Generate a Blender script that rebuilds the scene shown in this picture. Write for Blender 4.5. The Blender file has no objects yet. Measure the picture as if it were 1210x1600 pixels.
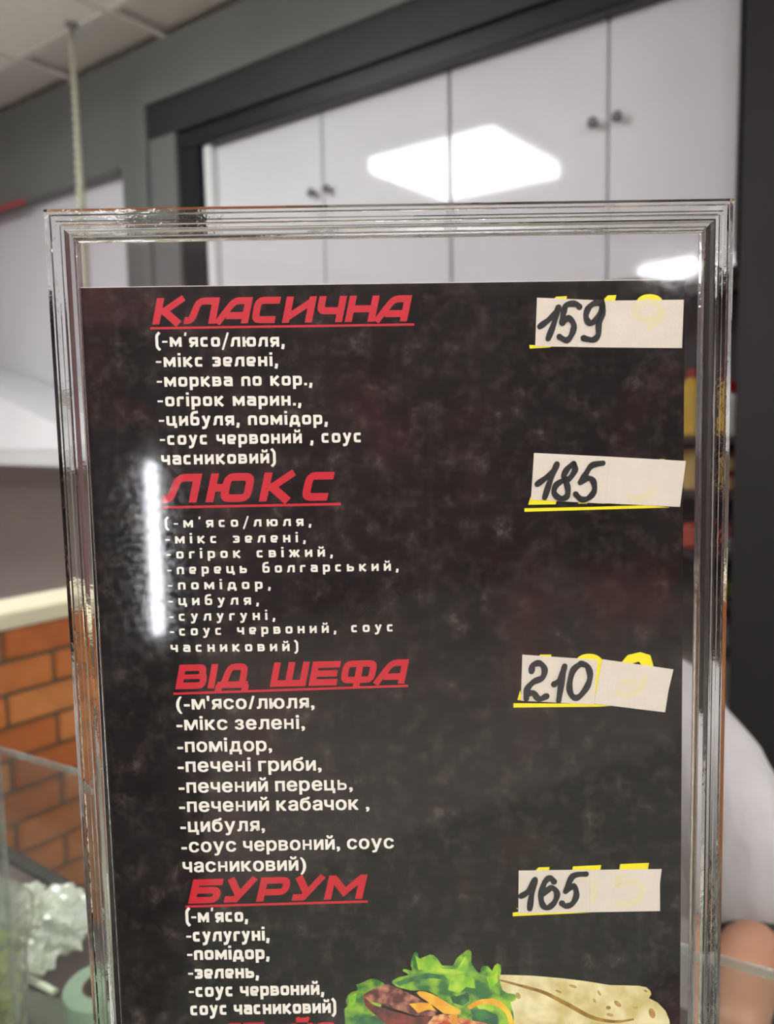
import bpy, bmesh, math, random
from mathutils import Vector, Matrix, noise
from mathutils.geometry import tessellate_polygon
random.seed(7)
SC = bpy.context.scene
COL = SC.collection
R_ = math.radians

# ------------------------------------------------------------------ camera
EYE = Vector((0, 0, 1.55))
TH, PH, FPX = R_(6.1), R_(1.1), 1280.0
FW = Vector((0, math.cos(TH), -math.sin(TH)))
U0 = Vector((0, math.sin(TH), math.cos(TH))); R0 = Vector((1, 0, 0))
UP = U0*math.cos(PH) + R0*math.sin(PH)
RT = R0*math.cos(PH) - U0*math.sin(PH)
cam_d = bpy.data.cameras.new('camera')
cam = bpy.data.objects.new('camera', cam_d); COL.objects.link(cam)
cam.matrix_world = Matrix(((RT.x, UP.x, -FW.x, EYE.x), (RT.y, UP.y, -FW.y, EYE.y), (RT.z, UP.z, -FW.z, EYE.z), (0, 0, 0, 1)))
cam_d.sensor_fit = 'VERTICAL'; cam_d.sensor_height = 36.0; cam_d.lens = 36.0*FPX/1600.0
cam_d.clip_start = 0.02; cam_d.clip_end = 60
cam_d.dof.use_dof = True; cam_d.dof.focus_distance = 0.300; cam_d.dof.aperture_fstop = 10.5
SC.camera = cam
# ------------------------------------------------------------------ world, light level
w = bpy.data.worlds.new('world'); SC.world = w; w.use_nodes = True
w.node_tree.nodes['Background'].inputs[0].default_value = (.9, .95, 1, 1)
w.node_tree.nodes['Background'].inputs[1].default_value = 0.05
LED_POWER = 24.0
SC.view_settings.view_transform = 'Standard'; SC.view_settings.look = 'None'
SC.view_settings.exposure = 0.0; SC.view_settings.gamma = 1.0; SC.view_settings.use_curve_mapping = False
cy = SC.cycles
cy.max_bounces = 14; cy.transmission_bounces = 12; cy.transparent_max_bounces = 24; cy.glossy_bounces = 6; cy.diffuse_bounces = 4
cy.use_denoising = True; cy.sample_clamp_indirect = 6.0

# ------------------------------------------------------------------ helpers
def ray(px, py): return FW + RT*((px-605)/FPX) + UP*((800-py)/FPX)
def at_z(px, py, z):
    d = ray(px, py); return EYE + d*((z-EYE.z)/d.z)
RO = at_z(0, 185, 3.0)                                  # origin of the room's axes: on the wall, at the ceiling
E1 = Vector((0.79852, -0.60197, 0)); E2 = Vector((0.60197, 0.79852, 0)); EZ = Vector((0, 0, 1))
RO = Vector((RO.x, RO.y, 0))
def RM(u, v, z): return RO + E1*u + E2*v + EZ*z          # room coords: u along the wall, v into it, z up
def to_room(p):
    q = p - RO; return q.dot(E1), q.dot(E2), q.z
def on_v(px, py, v=0.0):                                 # where a sight line meets the wall plane v
    r = ray(px, py); t = ((RO-EYE).dot(E2)+v)/r.dot(E2); return to_room(EYE + r*t)

def s2l(c):
    return tuple((x/255/12.92 if x/255 <= .04045 else ((x/255+.055)/1.055)**2.4) for x in c)

def mat(name, col, rough=.6, metal=0.0, var=.12, scale=8.0, bump=0.0, bscale=None, spec=.5, coat=0.0, stretch=None, col2=None, emit=0, sheen=0, lo=.3, hi=.7):
    m = bpy.data.materials.new(name); m.use_nodes = True
    nt = m.node_tree; b = nt.nodes['Principled BSDF']
    tc = nt.nodes.new('ShaderNodeTexCoord'); mp = nt.nodes.new('ShaderNodeMapping')
    nt.links.new(tc.outputs['Object'], mp.inputs[0])
    if stretch: mp.inputs['Scale'].default_value = stretch
    n = nt.nodes.new('ShaderNodeTexNoise'); n.inputs['Scale'].default_value = scale; n.inputs['Detail'].default_value = 5
    nt.links.new(mp.outputs[0], n.inputs[0])
    cr = nt.nodes.new('ShaderNodeValToRGB')
    c = s2l(col) if max(col) > 1 else col
    if col2 is None: a1 = [x*(1-var) for x in c]; a2 = [min(1, x*(1+var)) for x in c]
    else: a1 = c; a2 = s2l(col2)
    cr.color_ramp.elements[0].position = lo; cr.color_ramp.elements[1].position = hi
    cr.color_ramp.elements[0].color = (*a1, 1); cr.color_ramp.elements[1].color = (*a2, 1)
    nt.links.new(n.outputs[0], cr.inputs[0]); nt.links.new(cr.outputs[0], b.inputs['Base Color'])
    b.inputs['Roughness'].default_value = rough; b.inputs['Metallic'].default_value = metal
    b.inputs['Specular IOR Level'].default_value = spec
    b.inputs['Coat Weight'].default_value = coat; b.inputs['Coat Roughness'].default_value = .07
    b.inputs['Sheen Weight'].default_value = sheen
    if emit:
        b.inputs['Emission Color'].default_value = (*c, 1); b.inputs['Emission Strength'].default_value = emit
    if bump:
        bn = nt.nodes.new('ShaderNodeBump'); bn.inputs['Strength'].default_value = bump; bn.inputs['Distance'].default_value = .002
        n2 = nt.nodes.new('ShaderNodeTexNoise'); n2.inputs['Scale'].default_value = bscale or scale*6; n2.inputs['Detail'].default_value = 4
        nt.links.new(mp.outputs[0], n2.inputs[0]); nt.links.new(n2.outputs[0], bn.inputs['Height']); nt.links.new(bn.outputs[0], b.inputs['Normal'])
    return m

def thin_glass(name, tint=(.96, .98, .97), rough=.02, gain=1.0, haze=0.0, hazecol=(.7, .68, .66), rscale=180):
    """clear sheet: straight-through transmission and a Fresnel-weighted reflection with fine wear"""
    m = bpy.data.materials.new(name); m.use_nodes = True; nt = m.node_tree; nt.nodes.clear()
    o = nt.nodes.new('ShaderNodeOutputMaterial'); mx = nt.nodes.new('ShaderNodeMixShader')
    tr = nt.nodes.new('ShaderNodeBsdfTransparent'); tr.inputs[0].default_value = (*tint, 1)
    gl = nt.nodes.new('ShaderNodeBsdfGlossy'); lw = nt.nodes.new('ShaderNodeLayerWeight'); lw.inputs[0].default_value = .5
    pw = nt.nodes.new('ShaderNodeMath'); pw.operation = 'POWER'; pw.inputs[1].default_value = 5; nt.links.new(lw.outputs['Facing'], pw.inputs[0])
    fr = nt.nodes.new('ShaderNodeMath'); fr.operation = 'MULTIPLY_ADD'; fr.inputs[1].default_value = .96; fr.inputs[2].default_value = .04; nt.links.new(pw.outputs[0], fr.inputs[0])
    ma = nt.nodes.new('ShaderNodeMath'); ma.operation = 'MULTIPLY'; ma.inputs[1].default_value = gain; ma.use_clamp = True
    tc = nt.nodes.new('ShaderNodeTexCoord'); n = nt.nodes.new('ShaderNodeTexNoise'); n.inputs['Scale'].default_value = rscale; n.inputs['Detail'].default_value = 6
    nt.links.new(tc.outputs['Object'], n.inputs[0])
    mr = nt.nodes.new('ShaderNodeMapRange'); mr.inputs['From Min'].default_value = .35; mr.inputs['From Max'].default_value = .7
    mr.inputs['To Min'].default_value = rough*.4; mr.inputs['To Max'].default_value = rough*2
    nt.links.new(n.outputs[0], mr.inputs[0]); nt.links.new(mr.outputs[0], gl.inputs['Roughness'])
    nt.links.new(fr.outputs[0], ma.inputs[0]); nt.links.new(ma.outputs[0], mx.inputs[0])
    last = mx.outputs[0]
    nt.links.new(tr.outputs[0], mx.inputs[1]); nt.links.new(gl.outputs[0], mx.inputs[2])
    if haze:
        df = nt.nodes.new('ShaderNodeBsdfDiffuse'); df.inputs[0].default_value = (*hazecol, 1)
        m2 = nt.nodes.new('ShaderNodeMixShader')
        n3 = nt.nodes.new('ShaderNodeTexNoise'); n3.inputs['Scale'].default_value = 45; n3.inputs['Detail'].default_value = 8
        nt.links.new(tc.outputs['Object'], n3.inputs[0])
        r3 = nt.nodes.new('ShaderNodeMapRange'); r3.inputs['From Min'].default_value = .35; r3.inputs['From Max'].default_value = .75
        r3.inputs['To Min'].default_value = haze*.5; r3.inputs['To Max'].default_value = haze*1.5
        nt.links.new(n3.outputs[0], r3.inputs[0]); nt.links.new(r3.outputs[0], m2.inputs[0])
        nt.links.new(mx.outputs[0], m2.inputs[1]); nt.links.new(df.outputs[0], m2.inputs[2]); last = m2.outputs[0]
    nt.links.new(last, o.inputs[0])
    return m

def link(name, me, m=None, parent=None, mtx=None):
    if m and not me.materials: me.materials.append(m)
    o = bpy.data.objects.new(name, me); COL.objects.link(o)
    if mtx is not None: o.matrix_world = mtx
    if parent is not None: o.parent = parent
    return o
def bmobj(name, bm, m, parent=None, mtx=None, smooth=False, recalc=True):
    if recalc: bmesh.ops.recalc_face_normals(bm, faces=bm.faces)
    me = bpy.data.meshes.new(name); bm.to_mesh(me); bm.free()
    if smooth: me.polygons.foreach_set('use_smooth', [True]*len(me.polygons))
    return link(name, me, m, parent, mtx)
def empty(name, mtx):
    o = bpy.data.objects.new(name, None); COL.objects.link(o); o.empty_display_size = .05; o.matrix_world = mtx; return o
def tag(o, label=None, cat=None, group=None, kind=None):
    for k, v in (('label', label), ('category', cat), ('group', group), ('kind', kind)):
        if v: o[k] = v
    return o
def hexa(bm, pts):
    """eight points: bottom four, top four"""
    v = [bm.verts.new(p) for p in pts]
    for f in ((0,3,2,1), (4,5,6,7), (0,1,5,4), (1,2,6,5), (2,3,7,6), (3,0,4,7)): bm.faces.new([v[i] for i in f])
    return v
def box(bm, x0, x1, y0, y1, z0, z1, bev=0):
    t = bmesh.new() if bev else bm
    hexa(t, [(x0,y0,z0),(x1,y0,z0),(x1,y1,z0),(x0,y1,z0),(x0,y0,z1),(x1,y0,z1),(x1,y1,z1),(x0,y1,z1)])
    if bev:
        bmesh.ops.bevel(t, geom=list(t.edges), offset=bev, segments=2, affect='EDGES')
        tm = bpy.data.meshes.new('t'); t.to_mesh(tm); t.free(); bm.from_mesh(tm); bpy.data.meshes.remove(tm)
ROOM = Matrix(((E1.x, E2.x, 0, RO.x), (E1.y, E2.y, 0, RO.y), (0, 0, 1, 0), (0, 0, 0, 1)))   # local (u,v,z)
def rbox(name, m, u0, u1, v0, v1, z0, z1, parent=None, bev=0, origin=None):
    """a box in room axes; the object's origin sits at its base"""
    bm = bmesh.new(); cu, cv = (u0+u1)/2, (v0+v1)/2
    box(bm, u0-cu, u1-cu, v0-cv, v1-cv, 0, z1-z0, bev)
    o = bmobj(name, bm, m)
    W = ROOM @ Matrix.Translation((cu, cv, z0))
    if parent is not None:
        o.parent = parent; o.matrix_local = parent.matrix_world.inverted() @ W
    else: o.matrix_world = W
    return o
def rempty(name, u, v, z): return empty(name, ROOM @ Matrix.Translation((u, v, z)))
def lathe(bm, prof, seg=32, c=(0,0,0)):
    rings = []
    for r, z in prof:
        rings.append([bm.verts.new((c[0]+r*math.cos(2*math.pi*i/seg), c[1]+r*math.sin(2*math.pi*i/seg), c[2]+z)) for i in range(seg)])
    for a, b in zip(rings, rings[1:]):
        for i in range(seg): bm.faces.new((a[i], a[(i+1)%seg], b[(i+1)%seg], b[i]))
    return rings
def cap(bm, ring): bm.faces.new(ring)
def tube(bm, pts, r, seg=8):
    pts = [Vector(p) for p in pts]; rings = []
    for i, p in enumerate(pts):
        d = (pts[min(i+1, len(pts)-1)]-pts[max(i-1, 0)]).normalized()
        a = d.orthogonal().normalized() if i == 0 else (rings_a - d*rings_a.dot(d)).normalized()
        rings_a = a; b = d.cross(a); rr = r[i] if isinstance(r, (list, tuple)) else r
        rings.append([bm.verts.new(p + (a*math.cos(2*math.pi*k/seg) + b*math.sin(2*math.pi*k/seg))*rr) for k in range(seg)])
    for A, B in zip(rings, rings[1:]):
        for k in range(seg): bm.faces.new((A[k], A[(k+1)%seg], B[(k+1)%seg], B[k]))
    bm.faces.new(rings[0]); bm.faces.new(list(reversed(rings[-1])))

# ------------------------------------------------------------------ materials
M = {}
M['ceil'] = mat('ceiling board', (236, 234, 226), .9, var=.04, scale=30, bump=.3, bscale=300)
M['grid'] = mat('ceiling grid', (214, 212, 204), .5, var=.03)
M['beam'] = mat('grey beam paint', (106, 110, 109), .55, var=.08, scale=2)
M['frame'] = mat('dark window frame', (24, 27, 34), .35, var=.1, scale=3)
M['trim'] = mat('pale edge strip', (235, 238, 240), .3, var=.03)
M['door'] = mat('glossy pale cupboard door', (222, 225, 232), .06, var=.05, scale=1.5, spec=.6)
M['doorbody'] = mat('cupboard carcass', (120, 122, 126), .6)
M['knob'] = mat('brushed grey knob', (120, 120, 124), .35, metal=.7)
M['wall'] = mat('warm grey wall paint', (168, 163, 157), .8, var=.05, scale=3, bump=.1, bscale=200)
M['wallback'] = mat('room wall paint', (140, 108, 112), .8, var=.08, scale=1)
M['walldark'] = mat('dark maroon wall paint', (72, 52, 54), .8, var=.15, scale=1)
M['column'] = mat('near black column paint', (24, 23, 24), .6, var=.1, scale=4)
M['red'] = mat('red strip', (160, 66, 74), .6)
M['floor'] = mat('floor tile', (205, 198, 188), .4, var=.12, scale=2)
M['mortar'] = mat('brown grey mortar', (112, 98, 78), .9, var=.15, scale=40, bump=.4)
M['brick1'] = mat('orange brick', (196, 118, 62), .7, var=.16, scale=14, bump=.5, bscale=120)
M['brick2'] = mat('ochre brick', (205, 132, 74), .7, var=.14, scale=14, bump=.5, bscale=120)
M['brick3'] = mat('rust brick', (184, 104, 54), .7, var=.16, scale=14, bump=.5, bscale=120)
M['cream'] = mat('cream counter cap', (232, 226, 196), .4, var=.04, scale=6)
M['steel'] = mat('white enamelled hood', (212, 214, 217), .3, var=.03)
M['led'] = None
M['white'] = mat('white plastic', (235, 236, 238), .4, var=.03)
M['shelf'] = mat('dark plum shelf', (40, 30, 33), .6)

def emis(name, col, strength):
    m = bpy.data.materials.new(name); m.use_nodes = True; nt = m.node_tree; nt.nodes.clear()
    o = nt.nodes.new('ShaderNodeOutputMaterial'); e = nt.nodes.new('ShaderNodeEmission')
    e.inputs[0].default_value = (*col, 1); e.inputs[1].default_value = strength; nt.links.new(e.outputs[0], o.inputs[0]); return m
M['led'] = emis('lit diffuser', (1.0, .99, .975), LED_POWER)
M['tube'] = emis('lit tube', (.93, .96, 1.0), 52)

# ================================================================== ROOM
U_A, U_B, V_A, V_B = -1.6, 11.2, -7.6, 0.40
tag(rbox('floor', M['floor'], U_A, U_B, V_A, V_B, -.1, 0), kind='structure')
ceil = tag(rbox('ceiling', M['grid'], U_A, U_B, V_A, V_B, 3.03, 3.12), kind='structure')
tag(rbox('wall_window', M['wall'], U_A, U_B, V_B-.06, V_B+.04, 0, 3.03), kind='structure')
tag(rbox('wall_back', M['wallback'], U_A, U_B, V_A-.1, V_A, 0, 3.03), kind='structure')
tag(rbox('wall_left_far', M['wallback'], U_A-.1, U_A, V_A, V_B, 0, 3.03), kind='structure')
tag(rbox('wall_right', M['walldark'], U_B, U_B+.1, V_A, V_B, 0, 3.03), kind='structure')
# ceiling boards between T-bars
bm = bmesh.new(); box(bm, -.288, .288, -.288, .288, 0, .012, .004); tm = bpy.data.meshes.new('ceiling_tile'); bm.to_mesh(tm); bm.free(); tm.materials.append(M['ceil'])
ci = ceil.matrix_world.inverted()
gu, gv = 1.235, -.265
nt_ = 0
for i in range(-4, 12):
    for j in range(-9, 1):
        u, v = gu+.6*i+.3, gv+.6*j+.3
        if not (U_A+.3 < u < 8.2) or v+.3 > .15 or v < -5.9: continue
        o = link('ceiling_tile', tm, None, ceil); o.matrix_local = ci @ ROOM @ Matrix.Translation((u, v, 3.003+random.uniform(0, .003)))
bm = bmesh.new()
for i in range(-4, 13): u = gu+.6*i; box(bm, u-.014, u+.014, V_A, V_B, 2.998, 3.004)
for j in range(-12, 2):
    v = gv+.6*j
    if v < V_B: box(bm, U_A, U_B, v-.014, v+.014, 2.9985, 3.0045)
g = bmobj('ceiling_grid', bm, M['grid'], ceil); g.matrix_local = ci @ ROOM
# far boards, beyond what can be told apart
bm = bmesh.new()
for i in range(12, 17):
    for j in range(-12, 1):
        u, v = gu+.6*i+.3, gv+.6*j+.3
        if u < U_B: box(bm, u-.288, min(u+.288, U_B), v-.288, min(v+.288, V_B), 3.003, 3.012)
for i in range(-4, 12):
    for j in (-12, -11, -10):
        u, v = gu+.6*i+.3, gv+.6*j+.3
        if v > V_A: box(bm, u-.288, u+.288, v-.288, v+.288, 3.003, 3.012)
g = bmobj('far_ceiling_boards', bm, M['ceil'], ceil); g.matrix_local = ci @ ROOM; g['kind'] = 'stuff'

# beam over the window, pillar, frame members
tag(rbox('trim_1', M['beam'], U_A, 3.22, -.03, .30, 2.787, 3.0), kind='structure')            # fascia under the ceiling
tag(rbox('trim_2', M['beam'], U_A, 1.10, -.03, .30, 2.592, 2.787), kind='structure')          # left half of the fascia goes lower
tag(rbox('trim_3', M['beam'], .95, 1.10, -.035, .30, 0, 2.592), kind='structure')             # pillar
fr = tag(rempty('window_1', 2.2, 0, 1.0), kind='structure')
rbox('window_frame', mat('charcoal frame paint', (40, 43, 48), .5), 1.10, 3.22, -.015, .12, 2.66, 2.787, fr)
rbox('window_frame', M['frame'], 1.10, 3.22, .0, .10, 2.592, 2.66, fr, .006)
rbox('window_frame', M['beam'], 1.10, 1.255, -.015, .12, 1.0, 2.66, fr)  # grey colour stands in for the lighter reflection on the dark left member
rbox('window_frame', M['frame'], 1.255, 1.36, .0, .10, 1.0, 2.592, fr, .006)
tag(rbox('wall_left_low', M['wall'], U_A, 1.36, .03, .30, 0, 1.72), kind='structure')
tag(rbox('trim_4', M['red'], U_A, .22, -.045, -.031, 2.570, 2.592), kind='structure')
# dark column right of the window
u_c, _, _ = on_v(1159, 300, -.10)
tag(rbox('trim_5', M['column'], u_c, u_c+1.6, -.10, .30, 0, 3.0), kind='structure')

# ---------------------------------------------------------------- wall cupboards with glossy doors
def cupboard(name, u0, u1, z0, z1, joints, label, knobs, v=.05, rim=False):
    t = rempty(name, (u0+u1)/2, v+.12, z0); tag(t, label, 'cupboard')
    rbox('body', M['doorbody'], u0, u1, v+.022, v+.24, z0+.004, z1, t)
    ed = [u0]+joints+[u1]
    for a, b in zip(ed, ed[1:]):
        d = rbox('door', M['door'], a+.003, b-.003, v, v+.02, z0, z1-.004, t, .003)
        bpy.context.view_layer.update()
        for ku in knobs:
            if a < ku < b:
                k = bmesh.new(); lathe(k, [(.0, 0), (.006, 0), (.006, .014), (.0135, .018), (.0145, .025), (.011, .030), (0, .031)], 20)
                kk = bmobj('knob', k, M['knob'], d, smooth=True)
                W = ROOM @ Matrix.Translation((ku, v, 2.335)) @ Matrix.Rotation(R_(90), 4, 'X')
                kk.matrix_local = d.matrix_world.inverted() @ W
                # door is a child already: use its true world matrix
    return t
bpy.context.view_layer.update()
ZD, ZT = 1.922, 2.655
t_a = cupboard('wall_cupboard', 1.41, 2.434, ZD, ZT, [1.93], 'pale glossy two-door wall cupboard right of the grey pillar, with the lamp mirrored in it', [1.895, 1.962])
t_b = cupboard('wall_cupboard', 2.438, 3.262, ZD, ZT, [2.931], 'pale glossy two-door wall cupboard ending at the black column', [2.897, 2.964])
rbox('edge_strip', M['trim'], 1.372, 1.409, .02, .29, ZD, ZT, t_a, .002)
t_c = cupboard('wall_cupboard', -1.5, .945, 1.725, 2.655, [-.60], 'pale glossy wall cupboard left of the grey pillar, above the hood', [])

# ---------------------------------------------------------------- brick counter wall on the left
bw = tag(rbox('wall_left', M['mortar'], 1.965, 2.082, -2.3, -.1, 0, 1.121), kind='structure')
bi = bw.matrix_world.inverted()
bmeshes = []
for k in range(3):
    bm = bmesh.new(); box(bm, -.0065, .010, -.1125, .1125, 0, .0635, .004)
    me = bpy.data.meshes.new('brick'); bm.to_mesh(me); bm.free(); me.materials.append(M['brick%d' % (k+1)]); bmeshes.append(me)
for r in range(15):
    z = 1.121 - (r+1)*.0737 + .006
    if z < 0: break
    off = -1.236 if r % 2 == 0 else -1.121
    for c in range(-5, 6):
        vc = off + .1175 + c*.235
        if vc-.12 < -2.3 or vc+.12 > -.1: continue
        o = link('brick', random.choice(bmeshes), None, bw)
        o.matrix_local = bi @ ROOM @ Matrix.Translation((2.083+random.uniform(-.0015, .0015), vc, z))
rbox('cap', M['cream'], 1.94, 2.098, -2.3, -.1, 1.121, 1.158, bw, .004)

# ---------------------------------------------------------------- extractor hood on the left
uR, _, zR1 = on_v(165, 703, -.5); _, _, zR0 = on_v(165, 732, -.5)
t = rempty('extractor_hood', uR-.8, -.25, zR0); tag(t, 'white sloping extractor hood above the brick counter', 'extractor hood')
rbox('rim', M['steel'], uR-1.6, uR, -.5, 0.02, zR0, zR1, t, .004)
bm = bmesh.new(); c_u, h = uR-.8, zR1
P = [RM(uR-1.6, -.5, h), RM(uR, -.5, h), RM(uR, .02, h), RM(uR-1.6, .02, h)]
ztop = h+.36
uT, _, zT = on_v(-100, 571, -.30)
P += [RM(uT-.3, -.30, zT), RM(uT, -.30, zT), RM(uT, .02, zT), RM(uT-.3, .02, zT)]
hexa(bm, [t.matrix_world.inverted() @ p for p in P]); bmobj('canopy', bm, M['steel'], t)

# ---------------------------------------------------------------- shelves left of the column, with goods on them
t = rempty('wall_shelf_unit', 2.85, .18, .9); tag(t, 'dark shelf unit below the cupboards, beside the black column', 'shelf')
rbox('back_panel', M['shelf'], 2.30, 3.26, .30, .318, .90, 1.90, t)
rbox('side_panel', M['shelf'], 2.30, 2.318, .06, .30, .90, 1.90, t); rbox('side_panel', M['shelf'], 3.275, 3.29, .06, .30, .90, 1.90, t)
SHELF = []
for ypx in (682, 770, 866, 905, 940, 1022):
    _, _, z = on_v(1150, ypx, .08); SHELF.append(z)
for i, z in enumerate(SHELF):
    if i in (0, 1, 2, 4, 5): rbox('shelf_board', M['shelf'], 2.318, 3.275, .07, .30, z-.016, z, t)
def goods(name, px, v, z, prof, col, label, cat, parts=(), rough=.4, group=None):
    u, _, _ = on_v(px, 700, v)
    bm = bmesh.new(); rg = lathe(bm, prof, 24); bm.faces.new(list(reversed(rg[0]))); bm.faces.new(rg[-1])
    m = mat(name+' skin', col, rough, var=.1)
    o = bmobj(name, bm, m, smooth=False, mtx=ROOM @ Matrix.Translation((u, v, z))); tag(o, label, cat, group)
    for pn, pr, pc in parts:
        b2 = bmesh.new(); rg = lathe(b2, pr, 24); b2.faces.new(list(reversed(rg[0]))); b2.faces.new(rg[-1]); bmobj(pn, b2, mat(name+' '+pn, pc, .4), o)
    return o
z0, z1, z2, z4, z5 = SHELF[0], SHELF[1], SHELF[2], SHELF[4], SHELF[5]
goods('sauce_bottle', 1135, .16, z0, [(.030, 0), (.034, .006), (.034, .095), (.022, .112)], (226, 232, 232), 'white sauce bottle with red cap on the top shelf by the column', 'bottle',
      [('bottle_cap', [(.024, .1125), (.024, .140), (.010, .146)], (190, 22, 34))])
goods('sauce_bottle', 1080, .16, z0, [(.030, 0), (.034, .006), (.034, .125), (.014, .155)], (204, 168, 60), 'yellow sauce bottle left of the red-capped one', 'bottle',
      [('bottle_cap', [(.013, .1555), (.013, .178), (.009, .18)], (160, 40, 36))])
goods('spice_jar', 1138, .16, z1, [(.030, 0), (.034, .006), (.034, .030), (.030, .036)], (176, 132, 92), 'lower brown spice jar under the red-capped bottle', 'jar',
      [('jar_lid', [(.033, .0365), (.033, .052), (.031, .053)], (110, 34, 32))])
j = goods('spice_jar', 1138, .16, z1+.0535, [(.030, 0), (.033, .005), (.033, .032), (.030, .036)], (186, 150, 110), 'tan spice jar standing on another jar', 'jar',
      [('jar_lid', [(.032, .0365), (.032, .050), (.030, .051)], (96, 60, 44))])
goods('sauce_bottle', 1082, .16, z1, [(.030, 0), (.034, .006), (.034, .09), (.02, .11)], (190, 160, 96), 'ochre sauce bottle on the second shelf', 'bottle')
goods('drinks_can', 1140, .16, z2, [(.027, 0), (.031, .004), (.031, .062), (.027, .068)], (120, 66, 78), 'dull pink can on the third shelf', 'can')
goods('glass_cup', 1136, .10, z2, [(.022, 0), (.026, .004), (.028, .030), (.029, .032)], (150, 150, 150), 'small grey cup in front of the pink can', 'cup')
goods('pepper_jar', 1140, .16, z4, [(.026, 0), (.030, .004), (.030, .032), (.026, .036)], (96, 110, 30), 'olive green jar on the fourth shelf', 'jar')
goods('water_glass', 1137, .16, z5, [(.026, 0), (.031, .003), (.034, .048), (.030, .052), (.018, .060), (.016, .066)], (138, 146, 146), 'grey stoppered jar on the lowest shelf', 'jar', rough=.2)
goods('sauce_bottle', 1084, .16, z2, [(.028, 0), (.032, .006), (.032, .05), (.02, .065)], (170, 76, 60), 'reddish bottle on the third shelf', 'bottle')

# ---------------------------------------------------------------- ceiling lamps (surface-mounted LED panels)
def lamp(u, v, label, s=.88):
    t = rempty('ceiling_lamp', u, v, 2.998); tag(t, label, 'ceiling lamp')
    bm = bmesh.new(); h = s/2
    for a, b, c, d in ((-h, h, -h, -h+.03), (-h, h, h-.03, h), (-h, -h+.03, -h+.03, h-.03), (h-.03, h, -h+.03, h-.03)): box(bm, a, b, c, d, -.055, 0)
    box(bm, -h+.03, h-.03, -h+.03, h-.03, -.012, 0)
    bmobj('frame', bm, M['white'], t)
    bm = bmesh.new(); box(bm, -h+.031, h-.031, -h+.031, h-.031, -.125, -.050, .006); bmobj('diffuser', bm, M['led'], t)
lamp(1.43, -1.70, 'square white ceiling lamp over the brick counter', .80)
lamp(5.0, -3.3, 'square white ceiling lamp behind the photographer')
lamp(8.0, -3.3, 'square white ceiling lamp by the maroon wall')
lamp(9.85, -5.45, 'square white ceiling lamp farthest from the counter', .52)
lamp(5.0, -5.8, 'square white ceiling lamp near the back wall')
lamp(2.0, -5.8, 'square white ceiling lamp in the far left corner')
lamp(5.6, -1.0, 'unseen square white ceiling lamp added over the far counter end to light the cupboards')  # added to put more light on the cupboard doors

# ---------------------------------------------------------------- unseen fridge added behind the photographer for the tube mirrored as a streak
fx, fy = -.504, -1.5
t = empty('added_fridge', Matrix.Translation((fx-.34, fy-.32, 0))); tag(t, 'unseen black fridge added to carry the lit upright tube mirrored in the holder', 'fridge')
bm = bmesh.new(); box(bm, -.33, .33, -.30, .28, 0, 1.85, .01); bmobj('body', bm, M['column'], t)
bm = bmesh.new(); box(bm, -.29, .29, .281, .295, .12, 1.75); bmobj('door', bm, mat('fridge door glass', (52, 46, 50), .1), t)
bm = bmesh.new(); box(bm, .331, .352, .29, .318, 1.06, 1.495); bmobj('light_tube', bm, M['tube'], t)
bm = bmesh.new(); box(bm, .3305, .3515, .27, .2895, 1.0, 1.56); bmobj('tube_holder', bm, M['white'], t)

# ---------------------------------------------------------------- twisted cord hanging from the ceiling
top = at_z(111, 38, 2.999)
t = empty('hanging_cord', Matrix.Translation(top)); tag(t, 'thin twisted pale cord hanging from the ceiling at left', 'cord')
m_c = mat('pale cord', (176, 176, 158), .6, var=.1, scale=60); m_c2 = mat('cord eyelet', (120, 120, 112), .4)
bm = bmesh.new(); lathe(bm, [(0, 0), (.022, 0), (.022, -.008), (.008, -.014), (.008, -.05), (0, -.05)], 16); bmobj('hook', bm, m_c2, t)
for s in (0, math.pi):
    bm = bmesh.new(); pts = []; rr = []
    for i in range(260):
        q = i/259; a = s+q*math.pi*2*17; rad = .006+.003*min(1, max(0, (q-.25)*3)); pts.append((rad*math.cos(a), rad*math.sin(a), -.045-q*1.05)); rr.append(.006+.0035*min(1, max(0, (q-.25)*3)))
    tube(bm, pts, rr, 6); bmobj('strand', bm, m_c, t, smooth=True)
bm = bmesh.new(); lathe(bm, [(0, -1.08), (.012, -1.085), (.018, -1.11), (.014, -1.135), (0, -1.14)], 16); bmobj('cord_knot', bm, m_c, t, smooth=True)

# ================================================================== SERVING COUNTER AND GLASS CASE
ZW, ZG = 1.0, 1.29
m_ct = mat('plum grey worktop', (96, 78, 78), .35, var=.1, scale=12)
t = rempty('serving_counter', 3.7, -1.85, 0); tag(t, 'dark serving counter with a plum grey worktop', 'counter')
rbox('cabinet', mat('dark counter front', (52, 50, 50), .5), 2.30, 5.4, -2.08, -1.66, 0, ZW-.03, t)
rbox('worktop', m_ct, 2.25, 5.45, -2.10, -1.62, ZW-.03, ZW, t, .004)
rbox('side_worktop', m_ct, 3.25, 5.45, -1.596, -1.385, ZW-.03, ZW, t, .004)
rbox('cabinet', mat('dark counter side', (50, 48, 48), .5), 3.30, 5.4, -1.655, -1.42, 0, ZW-.031, t)
rbox('upstand', mat('black upstand', (34, 32, 32), .4), 2.25, 5.45, -1.62, -1.597, ZW-.03, ZW, t, .003)
A = at_z(0, 1166, ZG); B = at_z(1210, 1514, ZG); dAB = (B-A).normalized(); nAB = Vector((dAB.y, -dAB.x, 0))
if nAB.y > 0: nAB = -nAB
A0 = A - dAB*.004; B0 = B + dAB*1.0
M['pane'] = thin_glass('case glass', (.90, .93, .91), .01, 1.0, haze=.02, hazecol=(.6, .6, .57))
M['gedge'] = thin_glass('polished glass edge', (.85, .88, .86), .1, 1.5, haze=.24, hazecol=(.70, .71, .70))
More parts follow.
